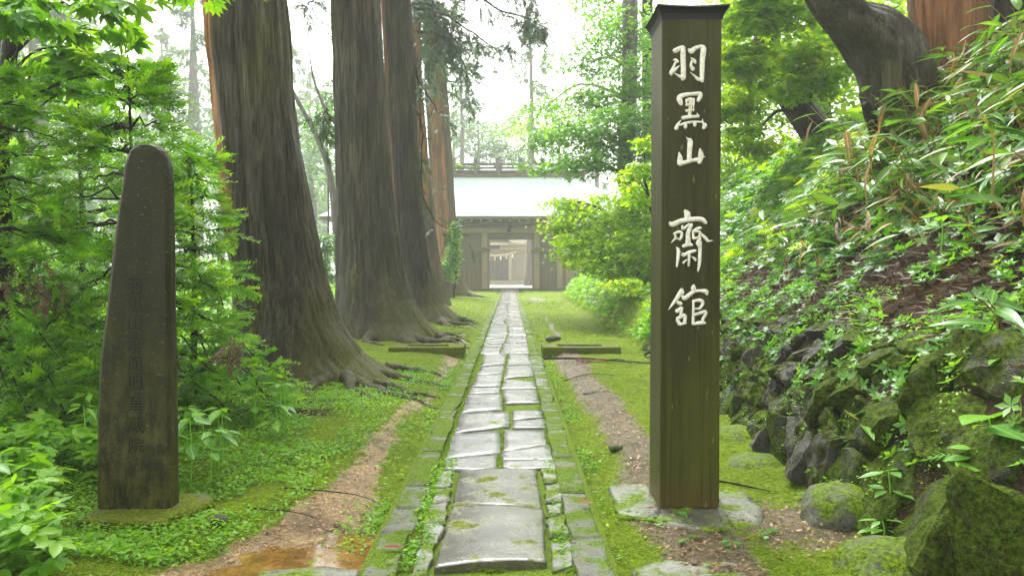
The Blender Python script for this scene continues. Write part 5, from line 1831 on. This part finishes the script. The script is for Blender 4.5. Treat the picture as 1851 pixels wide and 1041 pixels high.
# understorey on the left
und = [(585, 470, 22, 22, 55, 'leaf_mid', 'bushy shrub in the gap between the two nearest big trunks'), (590, 200, 34, 30, 55, 'leaf_mid', 'hazy tree with a bent limb between the big trunks'),
       (120, 470, 16, 90, 50, 'leaf_mid', 'broad shrub under the young cedars at the left'), (260, 480, 18, 70, 40, 'leaf_mid', 'low shrub in mist behind the stele'), (20, 500, 12, 60, 60, 'leaf_bright', 'bright shrub by the left frame edge'),
       (380, 500, 20, 60, 40, 'leaf_bright', 'bright shrub behind the young cedar beside the leaning trunk'), (340, 330, 26, 50, 80, 'leaf_mid', 'slender hazy tree behind the young cedars'), (150, 300, 24, 60, 80, 'leaf_mid', 'leafy hazy tree behind the stele on the left'),
       (800, 490, 33, 22, 22, 'leaf_bright', 'bright climbing shrub at the foot of the reddish cedar'), (820, 440, 33, 10, 40, 'leaf_bright', 'climbing plant on the side of the orange brown cedar')]
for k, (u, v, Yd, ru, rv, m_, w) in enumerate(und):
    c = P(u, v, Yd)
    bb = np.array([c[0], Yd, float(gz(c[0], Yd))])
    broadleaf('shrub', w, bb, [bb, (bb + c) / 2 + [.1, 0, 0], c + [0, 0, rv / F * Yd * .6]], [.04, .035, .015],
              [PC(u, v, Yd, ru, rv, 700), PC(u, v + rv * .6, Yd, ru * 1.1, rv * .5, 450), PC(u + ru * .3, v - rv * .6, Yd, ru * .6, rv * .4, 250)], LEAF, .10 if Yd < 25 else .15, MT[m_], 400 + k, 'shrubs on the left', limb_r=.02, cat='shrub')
tt = empty('slender_tree', (-8.6, 13, float(gz(-8.6, 13))), 'thin bare trunk low at the left frame edge', 'tree')
MB().tube([(0, 0, -.2), (.05, 0, 1), (.0, .1, 3.0), (.15, .1, 6)], [.12, .11, .10, .05], 10).build('trunk', MT['bark_thin'], tt, smooth=True)
obj('crown', leafy('crown', [((0, 0, 5.5), (1.6, 1.6, .8), 500), ((.5, .2, 4.4), (1, 1, .4), 200)], LEAF, .11, MT['leaf_mid'], 470), tt)
# bent bare limbs in the mist
bt = empty('bent_tree', (P(600, 489, 26)[0], 26, 0), 'leaning bare limb in the mist between the two nearest big trunks', 'tree')
bb = np.array([P(600, 489, 26)[0], 26, 0])
MB().tube(curve_pts([P(u, v, 26) - bb for u, v in ((612, 480), (600, 330), (575, 250), (540, 185), (515, 130))], 16), np.linspace(.14, .04, 16), 8).build('trunk', MT['bark_misted'], bt, smooth=True)
MB().tube(curve_pts([P(u, v, 26) - bb for u, v in ((580, 262), (596, 225), (570, 150), (560, 90))], 12), np.linspace(.08, .02, 12), 6).build('limb', MT['bark_misted'], bt, smooth=True)

# ------------------------------------------------------------------ ground cover
def cover(name, label, n, region, tpl, size, m, seed, h=(.01, .05), tilt=.35, dens=None, parent=None, slope=False):
    r = np.random.default_rng(seed)
    x, y = region(r, n)
    if dens is not None:
        k = r.random(len(x)) < dens(x, y)
        x, y = x[k], y[k]
    n = len(x)
    z = np.where(np.abs(x + .09) < .56, -.008, gz(x, y)) + r.uniform(*h, n)
    a = r.uniform(0, 6.283, n)
    up = np.tile([0, 0, 1.0], (n, 1)) + r.normal(0, tilt, (n, 3))
    if slope:
        ex = (gz(x + .1, y) - gz(x - .1, y)) / .2
        up[:, 0] -= np.clip(ex, 0, 1.2) * .8
    D = np.stack([np.cos(a), np.sin(a), r.normal(-.15, .25, n)], 1)
    if slope:
        D[:, 0] -= .6
        z = z + 0
    R = frames(D, up)
    rn = np.clip(.5 + 1.1 * (fbm(x * 1.3, y * 1.3, 6, 3) - .5) + r.normal(0, .2, n), 0, 1)
    return tag(obj(name, scatter(name, tpl, R, np.stack([x, y, z], 1), size * r.uniform(.6, 1.3, n), m, rn), parent), label, None, None, 'stuff')


def rect(x0, x1, y0, y1, p=1.0):
    return lambda r, n: (r.uniform(x0, x1, n), y0 + (y1 - y0) * r.random(n) ** p)


msk = lambda x, y: (1 - sand_mask(x, y)) * (np.abs(x + .09) > .56) * (x < wall_x(y) + .2)
# moss tufts and tiny leaves
cover('moss', 'short yellow green moss on the ground beside the path', 170000, rect(-2.6, 1.9, 2.9, 16, 1.7), BLADE, .028, MT['moss_tuft'], 101, (-.003, .008), 1.2, lambda x, y: msk(x, y) * sstep(.30, .55, fbm(x * 2.5, y * 2.5, 12) + .1))
cover('moss', 'moss filling the joints of the path stones', 42000, lambda r, n: (np.where(r.random(n) < .34, -.085 + r.normal(0, .02, n), np.where(r.random(n) < .5, -.463 + r.normal(0, .022, n), .285 + r.normal(0, .02, n))), 3.2 + 16 * r.random(n) ** 1.6),
      BLADE, .024, MT['moss_tuft'], 102, (.0, .014), 1.2)
cover('low_leaves', 'tiny bright leaves growing through the moss left of the path', 48000, rect(-2.9, -.63, 3.2, 9.5, 1.3), LEAF_LOW, .030, MT['leaf_bright'], 103, (.01, .05), .4,
      lambda x, y: msk(x, y) * np.clip(sstep(-.75, -1.5, x) + .15, 0, 1) * sstep(.22, .5, fbm(x * 2.2, y * 2.2, 14)))
cover('low_leaves', 'tiny bright leaves along the kerbs and under the wooden post', 5200, lambda r, n: (np.where(r.random(n) < .55, -.66 - np.abs(r.normal(0, .09, n)), .47 + np.abs(r.normal(0, .08, n))), 3.0 + 9 * r.random(n) ** 1.5),
      LEAF_LOW, .028, MT['leaf_bright'], 104, (.01, .05), .4, lambda x, y: sstep(.42, .62, fbm(x * 3, y * 2, 15)))
cover('low_leaves', 'leafy weeds in the gaps beside the front slab', 1500, lambda r, n: (np.where(r.random(n) < .5, -.44 + r.normal(0, .02, n), np.where(r.random(n) < .6, -.375 + r.normal(0, .014, n), .235 + r.normal(0, .02, n))), 3.15 + 1.9 * r.random(n)),
      LEAF_LOW, .026, MT['leaf_bright'], 105, (.01, .05), .5, lambda x, y: sstep(.4, .55, fbm(x * 6, y * 4, 18)))
cover('low_leaves', 'fresh low leaves on the moss farther along both sides', 14000, rect(-3.4, 2.3, 14, 46, 1.3), LEAF_LOW, .07, MT['moss_tuft'], 106, (.0, .04), .5, lambda x, y: msk(x, y) * sstep(.3, .6, fbm(x, y, 19)))
cover('fallen_leaf_litter', 'small brown leaf litter on the bare strips beside the path', 12000, rect(-1.8, 1.9, 3, 13, 1.5), LEAF_LOW, .028, MT['dead_leaf'], 107, (.004, .02), .3, lambda x, y: np.clip(sand_mask(x, y) * .9 + .05, 0, 1) * (np.abs(x + .09) > .56))
PEB = (np.array([(1, 0, 0), (-.5, .8, 0), (-.6, -.7, 0), (0, 0, .55)], float), np.array([(0, 1, 3), (1, 2, 3), (2, 0, 3)]))
cover('gravel', 'fine pale gravel on the bare strips beside the path', 14000, rect(-1.9, 1.9, 2.9, 13, 1.6), PEB, .008, MT['dead_leaf'], 108, (-.001, .002), .2, lambda x, y: sand_mask(x, y) * (np.abs(x + .09) > .56))
# left undergrowth
cover('undergrowth', 'dense low undergrowth of three leaved plants left of the path', 30000, rect(-9, -1.40, 2.9, 13, 1.35), TRIFOL, .075, MT['leaf_bright'], 110, (.05, .30), .32,
      lambda x, y: np.clip(sstep(.0, -.35, x - np.interp(y, [3, 3.8, 4.85, 7.6, 12], [-1.35, -1.6, -2.0, -2.45, -2.9])) * (.5 + .7 * (fbm(x * 1.4, y * 1.4, 21) > .42)), 0, 1) * (np.hypot(x + 2.5, y - 8.6) > .9) * ~((x > -.585 * y) & (y < 4.2)))
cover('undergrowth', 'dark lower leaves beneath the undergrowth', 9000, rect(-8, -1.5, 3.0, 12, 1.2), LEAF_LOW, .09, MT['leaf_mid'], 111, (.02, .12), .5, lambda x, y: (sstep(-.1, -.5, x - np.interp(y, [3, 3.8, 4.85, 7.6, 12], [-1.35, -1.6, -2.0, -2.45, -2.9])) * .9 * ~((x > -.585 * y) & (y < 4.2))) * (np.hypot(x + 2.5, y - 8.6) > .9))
cover('undergrowth', 'hazy green undergrowth between the cedar trunks', 22000, rect(-30, -2.8, 11, 46, 1.2), TRIFOL, .20, MT['leaf_bright'], 112, (.05, .42), .4, lambda x, y: .9 - .5 * (fbm(x * .6, y * .6, 23) < .4))
# bank on the right
bd = lambda x, y: x - wall_x(y)
cover('bank_foliage', 'dense small leaves covering the upper right bank', 24000, lambda r, n: ((lambda yy: (wall_x(yy) + .75 + 5.2 * r.random(n) ** .8, yy))(4.5 + 16 * r.random(n) ** 1.25)), ROSETTE, .085, MT['leaf_mid'], 120, (.02, .20), .35,
      lambda x, y: np.clip(sstep(.7, 1.5, bd(x, y)) * sstep(4.6, 7.5, y + .35 * bd(x, y)) * (.15 + .9 * (fbm(x * 1.3, y * 1.3, 24) > .42)), 0, 1), slope=True)
cover('bank_foliage', 'bright leafy ferns on the upper bank behind the post', 2600, lambda r, n: ((lambda yy: (wall_x(yy) + .9 + 4.5 * r.random(n) ** .8, yy))(6.5 + 15 * r.random(n) ** 1.2)), FROND, .26, MT['leaf_maple'], 121, (.05, .25), .4,
      lambda x, y: np.clip(sstep(.9, 1.6, bd(x, y)) * sstep(6.5, 10, y), 0, 1), slope=True)
cover('bank_foliage', 'scattered small pale leaves on the brown lower bank', 9000, lambda r, n: ((lambda yy: (wall_x(yy) + .15 + 2.2 * r.random(n), yy))(1.6 + 11 * r.random(n) ** 1.0)), ROSETTE, .048, MT['leaf_cool'], 122, (.03, .10), .4,
      lambda x, y: .06 + .94 * (fbm(x * 2.4, y * 2.4, 25) > .52), slope=True)
cover('bank_foliage', 'mossy leaf mat on the bank along the far part of the path', 38000, lambda r, n: ((lambda yy: (wall_x(yy) - .05 + 3.4 * r.random(n) ** 1.1, yy))(9.8 + 26 * r.random(n) ** 1.3)), LEAF_LOW, .055, MT['moss_tuft'], 123, (.01, .07), .45, None, slope=True)
cover('bank_foliage', 'loose small bright leaves over the mossy far bank', 9000, lambda r, n: ((lambda yy: (wall_x(yy) + .05 + 3.0 * r.random(n) ** 1.2, yy))(9.8 + 26 * r.random(n) ** 1.3)), ROSETTE, .080, MT['leaf_bright'], 131, (.03, .16), .5, lambda x, y: 1.0 * (fbm(x * 1.5, y * 1.5, 31) > .46), slope=True)
cover('bank_foliage', 'tiny leaves clinging to the mossy wall stones', 12000, lambda r, n: ((lambda yy: (wall_x(yy) - .02 + .8 * r.random(n), yy))(3.3 + 11 * r.random(n) ** 1.1)), LEAF_LOW, .022, MT['leaf_bright'], 124, (.09, .14), .7, lambda x, y: 1.0 * (fbm(x * 4, y * 4, 26) > .52), slope=True)
cover('leaf_litter', 'rusty needle and leaf litter on the bare bank', 9000, lambda r, n: ((lambda yy: (wall_x(yy) + .5 + 2.2 * r.random(n), yy))(1.0 + 9.4 * r.random(n))), BLADE, .11, MT['tuft_brown'], 125, (.01, .07), .8, None, slope=True)
cover('bank_foliage', 'leafy thicket high above the right bank', 12000, lambda r, n: (r.uniform(7, 26, n), r.uniform(9, 40, n)), TRIFOL, .30, MT['leaf_maple'], 126, (.1, .9), .4)
cover('bank_foliage', 'overlapping three leaved plants on the upper bank behind the post', 15000, lambda r, n: ((lambda yy: (wall_x(yy) + .9 + 4.8 * r.random(n) ** .8, yy))(5.5 + 16 * r.random(n) ** 1.2)), TRIFOL, .105, MT['leaf_mid'], 129, (.08, .32), .4,
      lambda x, y: np.clip(sstep(.8, 1.5, bd(x, y)) * sstep(5.0, 8.5, y) * (.3 + .9 * (fbm(x * 1.6, y * 1.6, 29) > .45)), 0, 1), slope=True)
# bamboo grass behind the countable clumps
cover('bamboo_grass_thicket', 'tangled bamboo grass leaves on the right bank', 2100, lambda r, n: ((lambda yy: (wall_x(yy) + 1.0 + 2.6 * r.random(n), yy))(1.5 + 7.8 * r.random(n))), LANCE, .24, MT['sasa'], 127, (.08, .55), .5,
      lambda x, y: sstep(.9, 1.5, bd(x, y)) * .9, slope=True)
cover('bamboo_grass_thicket', 'dry straw coloured bamboo leaves and stalks on the right bank', 700, lambda r, n: ((lambda yy: (wall_x(yy) + 1.0 + 2.2 * r.random(n), yy))(1.5 + 7.4 * r.random(n))), tpl_leaf(w=.07, fold=.02, droop=.5, n=4), .20, MT['dead_leaf'], 128, (.05, .40), .9, None, slope=True)


CANE = merge_tpl([(np.array([(0, -.004, 0), (0, .004, 0), (.5, .003, .12), (.5, -.003, .12), (1, 0, .10), (0, 0, .008), (.5, 0, .128)]), np.array([(0, 1, 2), (0, 2, 3), (3, 2, 4), (1, 5, 6), (1, 6, 2), (5, 0, 3), (5, 3, 6)]))])
r0_ = np.random.default_rng(130)
nC = 420
yC = 3.9 + 5.2 * r0_.random(nC)
xC = wall_x(yC) + 1.1 + 2.2 * r0_.random(nC)
DC = np.stack([-.55 + r0_.normal(0, .3, nC), -.3 + r0_.normal(0, .3, nC), np.full(nC, .8)], 1)
tag(obj('bamboo_grass_canes', scatter('bamboo_grass_canes', CANE, frames(DC, np.tile([0, 1.0, 0], (nC, 1))), np.stack([xC, yC, gz(xC, yC) - .03], 1), r0_.uniform(.35, .8, nC), MT['dead_leaf'])), 'thin straw coloured canes of the bamboo grass on the right bank', None, None, 'stuff')

# ------------------------------------------------------------------ single plants with their own leaves
def leaf_meshes(nm, tpl, m, k=3, seed=0):
    out = []
    r = np.random.default_rng(seed)
    for i in range(k):
        V, Fc = tpl
        V = V.copy()
        V[:, 2] += -.12 * r.random() * V[:, 0] ** 2
        V[:, 1] += .05 * r.normal() * V[:, 0] ** 2
        out.append(arr_mesh(nm, V, Fc, m, None, True))
    return out


LM = {'sasa': leaf_meshes('leaf', tpl_leaf(w=.115, fold=.025, droop=.30, n=7), MT['sasa_obj'], 4, 1), 'dead': leaf_meshes('leaf', tpl_leaf(w=.10, fold=.05, droop=.55, n=6), MT['dead_obj'], 2, 2),
      'plant': leaf_meshes('leaf', tpl_leaf(w=.24, fold=.05, droop=.24, n=5), MT['plant_obj'], 3, 3), 'seed': leaf_meshes('leaf', tpl_leaf(w=.38, fold=.05, droop=.15, n=4), MT['seed_obj'], 2, 4),
      'big': leaf_meshes('leaf', tpl_leaf(w=.40, fold=.06, droop=.25, n=6), MT['plant_obj'], 2, 5), 'fern': leaf_meshes('frond', FROND, MT['seed_obj'], 2, 6)}


def place_leaf(parent, me, base, d, up, s, name='leaf'):
    o = bpy.data.objects.new(name, me)
    R = frames(np.array([d], float), np.array([up], float))[0]
    import mathutils
    M = mathutils.Matrix([[*(R[0] * s), base[0]], [*(R[1] * s), base[1]], [*(R[2] * s), base[2]], [0, 0, 0, 1]])
    link(o, parent)
    o.matrix_local = M
    return o


def sasa_clump(base, label, group, seed, lean=(-.5, -.35), H=.7, leaf=.27, n=8, dead=1):
    r = np.random.default_rng(seed)
    e = empty('bamboo_grass', base, label, 'bamboo grass', group)
    st_ = MB()
    spots_ = []
    for k in range(2):
        a = r.uniform(0, 6.28)
        tip = np.array([lean[0] * H + .12 * math.cos(a), lean[1] * H + .12 * math.sin(a), H * r.uniform(.75, 1.05)])
        c = curve_pts([(.05 * math.cos(a), .05 * math.sin(a), -.1), tip * [.25, .25, .6], tip], 10)
        st_.tube(c, np.linspace(.006, .0025, 10), 5)
        for j in range(n // 2):
            t = .45 + .55 * (j + .5) / (n // 2)
            i = min(9, int(t * 9))
            spots_.append((c[i], a + j * 2.4))
    st_.build('stem', MT['dead_obj'], e)
    for p, a in spots_:
        d = np.array([.9 * math.cos(a) + lean[0] * .9, .9 * math.sin(a) + lean[1] * .9, r.uniform(-.25, .45)])
        dl = r.random() < .10 * dead
        place_leaf(e, LM['dead' if dl else 'sasa'][r.integers(0, 2 if dl else 4)], p, d if not dl else d * [.6, .6, 0] + [0, 0, -1], np.array([0, 0, 1.0]) + r.normal(0, .35, 3), leaf * r.uniform(.7, 1.15))
    return e


r_ = np.random.default_rng(5)
for k in range(52):
    yy = 3.2 + 5.4 * r_.random() ** .9
    dd = 1.0 + 2.1 * r_.random()
    x = wall_x(yy) + dd
    sasa_clump((x, yy, float(gz(x, yy))), 'arching glossy bamboo grass clump in the thicket on the upper right bank', 'bamboo grass clumps on the right bank', 700 + k, H=r_.uniform(.40, .85), leaf=r_.uniform(.22, .36), lean=(-.6, -.4))
for k, (u, v, Yd, lab) in enumerate(((1590, 760, 4.0, 'lone bamboo grass sprig with three wide striped leaves drooping over the wall stones'), (1820, 560, 3.7, 'large bamboo grass clump at the right frame edge above the big boulder'),
                                     (1800, 230, 4.0, 'bamboo grass clump hanging in at the right frame edge before the dark trunk'))):
    p = P(u, v, Yd)
    sasa_clump(p - np.array([0, 0, .25]), lab, None, 760 + k, H=.35, leaf=.24 if k == 0 else .25, n=6 if k == 0 else 10, dead=0, lean=(-.3, -.3))


def plant(name, label, cat, base, H, n, kind, leaf, seed, group=None, spread=.8, pitch=.1, tiers=2, stem='bark_thin', part='leaf', lean=(0, 0)):
    r = np.random.default_rng(seed)
    e = empty(name, base, label, cat, group)
    tip = np.array([lean[0] * H, lean[1] * H, H])
    MB().tube(curve_pts([(0, 0, -.05), tip * .5 + [.01, 0, 0], tip], 7), np.linspace(.005, .003, 7), 5).build('stem', MT['plant_obj'], e)
    a0 = r.uniform(0, 6.28)
    per = max(1, n // tiers)
    for k in range(n):
        tr = k // per
        f = 1 - .38 * min(tr, tiers)
        a = a0 + 2 * math.pi * (k % per) / per + tr * .6 + r.normal(0, .2)
        d = np.array([math.cos(a), math.sin(a), pitch + r.normal(0, .15)])
        place_leaf(e, LM[kind][r.integers(0, len(LM[kind]))], tip * f + d * .02, d, np.array([0, 0, 1.0]) + r.normal(0, .15, 3), leaf * r.uniform(.75, 1.15) * (1 + .15 * tr), part)
    return e


for k in range(46):
    while True:
        y = 3.0 + 3.2 * r_.random() ** 1.3
        x = -1.6 - (.70 * y - 1.6) * r_.random()
        if not (x > -2.35 and y < 4.35) and x < -1.6 and not (x > -.60 * y and y < 4.3):
            break
    plant('leafy_plant', 'tall pale leaved nettle like plant in the patch around the dark stele', 'plant', (x, y, float(gz(x, y))), r_.uniform(.20, .40), 8, 'plant', r_.uniform(.085, .125), 800 + k, 'nettle like plants around the stele', pitch=-.05)
for k, (u, v, Yd, H_, n_, kd, lf, lab, cat, nm) in enumerate((
        (1240, 940, 3.85, .09, 5, 'seed', .055, 'fresh green seedling with a tall shoot right at the front of the wooden post', 'seedling', 'seedling'),
        (1190, 945, 3.82, .04, 6, 'seed', .04, 'low fresh seedling at the front left corner of the wooden post', 'seedling', 'seedling'),
        (1245, 985, 3.55, .06, 5, 'seed', .055, 'pale heart leaved seedling below the flat slab in front of the post', 'seedling', 'seedling'),
        (1320, 985, 3.5, .04, 6, 'seed', .045, 'small seedling cluster right of the heart leaved one', 'seedling', 'seedling'),
        (1390, 965, 3.6, .03, 5, 'seed', .04, 'tiny seedling on the bare soil left of the mossy boulders', 'seedling', 'seedling'),
        (1475, 915, 4.1, .16, 9, 'plant', .09, 'pale leaved plant in front of the wall just left of the grey crowned boulder', 'plant', 'leafy_plant'),
        (1610, 890, 3.55, .22, 8, 'plant', .10, 'pale leaved plant growing from the wall crack above the grey crowned boulder', 'plant', 'leafy_plant'),
        (1600, 960, 3.45, .10, 10, 'plant', .085, 'wide leaved plant between the two mossy boulders', 'plant', 'leafy_plant'),
        (1480, 850, 4.6, .16, 8, 'plant', .08, 'small pale plant at the wall foot behind the grey crowned boulder', 'plant', 'leafy_plant'),
        (1790, 770, 3.15, .10, 4, 'big', .15, 'broad crinkled leaves hanging over the huge boulder', 'plant', 'broad_leaf_plant'),
        (1770, 830, 3.1, .08, 3, 'big', .10, 'two round pale leaves low on the huge boulder', 'plant', 'broad_leaf_plant'),
        (1700, 430, 4.6, .18, 7, 'big', .13, 'broad leaved shrub sprig in the bamboo grass near the right edge', 'plant', 'broad_leaf_plant'),
        (1650, 640, 4.3, .14, 8, 'plant', .10, 'pale leaved sprig above the wall stones below the bamboo grass', 'plant', 'leafy_plant'),
        (1560, 560, 5.0, .12, 8, 'plant', .085, 'small leaved sprig on the brown bank', 'plant', 'leafy_plant'),
        (1820, 690, 3.4, .16, 8, 'plant', .12, 'glossy leaved plant at the right frame edge over the stones', 'plant', 'leafy_plant'))):
    p = P(u, v, Yd)
    plant(nm, lab, cat, p - np.array([0, 0, H_ * .6 if v > 700 else .05]), H_, n_, kd, lf, 880 + k, None)
for k, (u, v, Yd, lab) in enumerate(((1740, 640, 3.9, 'fern with arching fronds above the huge boulder'), (1800, 850, 3.15, 'small fern drooping on the face of the huge boulder'), (1545, 815, 4.2, 'little yellow green fern low on the wall stones'), (1680, 600, 4.6, 'pale fern on the brown bank near the bamboo grass'))):
    plant('fern', lab, 'fern', P(u, v, Yd), .03, 6, 'fern', .2 if k != 2 else .12, 930 + k, None, tiers=1, pitch=.35, part='frond')

# fallen things
lf = tag(obj('fallen_leaf', arr_mesh('fallen_leaf', *tpl_leaf(w=.16, fold=.05, droop=.06, n=5), MT['red_leaf']), None, (-.56, 3.36, .045)), 'dark red fallen leaf on the near left kerb stone', 'leaf')
lf.scale = (.10, .10, .10)
lf.rotation_euler = (0, 0, .2)
lf2 = lf.copy()
COL.objects.link(lf2)
lf2.location = (.35, 4.05, .05)
lf2.rotation_euler = (0, 0, -.7)
lf2['label'] = 'brownish fallen leaf on the right kerb stone'
lf3 = lf.copy()
COL.objects.link(lf3)
lf3.location = (.68, 3.9, .05)
lf3.scale = (.06, .06, .06)
lf3['label'] = 'tiny red leaf on the flat slab left of the post'
bh = empty('fallen_branch', (1.05, 10.4, .05), 'thin fallen branch lying in front of the right slotted stone frame', 'branch')
MB().tube(curve_pts([(-.6, .15, .0), (-.1, .0, .02), (.35, -.1, .0), (.75, -.45, .01)], 12), np.linspace(.018, .007, 12), 6).build('stick', MT['bark_thin'], bh, smooth=True)
MB().tube(curve_pts([(.2, -.06, .0), (.4, -.2, .03), (.5, -.45, .0)], 8), np.linspace(.01, .004, 8), 5).build('twig', MT['bark_thin'], bh, smooth=True)
T_ = np.array([1.12, 10.25, .05]) + rng.normal(0, .07, (18, 3)) * [1.3, .6, .1]
tag(obj('dead_cedar_spray', scatter('dead_cedar_spray', SPRAY, frames(rng.normal(0, 1, (18, 3)) * [1, 1, .1], np.tile([0, 0, 1.0], (18, 1))), T_, .14, MT['red_leaf'])), 'rust red dead cedar spray beside the fallen branch', 'cedar spray')
for k, (pts_, r0, lab) in enumerate(((((-1.25, 4.25), (-1.0, 4.2), (-.85, 4.28), (-.7, 4.22)), .008, 'dark twig across the sandy strip left of the path'), (((-1.35, 3.95), (-1.1, 3.9), (-.95, 3.85)), .007, 'short dark twig on the sand near the puddle'),
                                     (((1.12, 4.55), (1.3, 4.45), (1.45, 4.3)), .014, 'rotten dark stick on the slab right of the post'), (((.62, 8.9), (.9, 9.1), (1.2, 8.95)), .012, 'thin dark stick across the right earth strip'))):
    c = np.array(pts_)
    z = gz(c[:, 0], c[:, 1]) + .012
    tag(MB().tube(curve_pts(np.stack([c[:, 0], c[:, 1], z], 1), 9), np.linspace(r0 * .55, r0 * .25, 9), 6).build('twig', MT['bark_thin'], None, smooth=True), lab, 'twig')

# ------------------------------------------------------------------ haze
hm_, nt, nd, lk, bs = mat('haze')
nd.remove(bs)
pv_ = nd.new('ShaderNodeVolumePrincipled')
pv_.inputs['Color'].default_value = (.95, .97, .96, 1)
pv_.inputs['Density'].default_value = HAZE_DENSITY
pv_.inputs['Anisotropy'].default_value = 0.0
lk.new(pv_.outputs[0], nd['Material Output'].inputs['Volume'])
tag(MB().box(-112, 112, -14, 162, -1.2, 26).build('haze', hm_), 'pale mist between the trees', None, None, 'stuff')
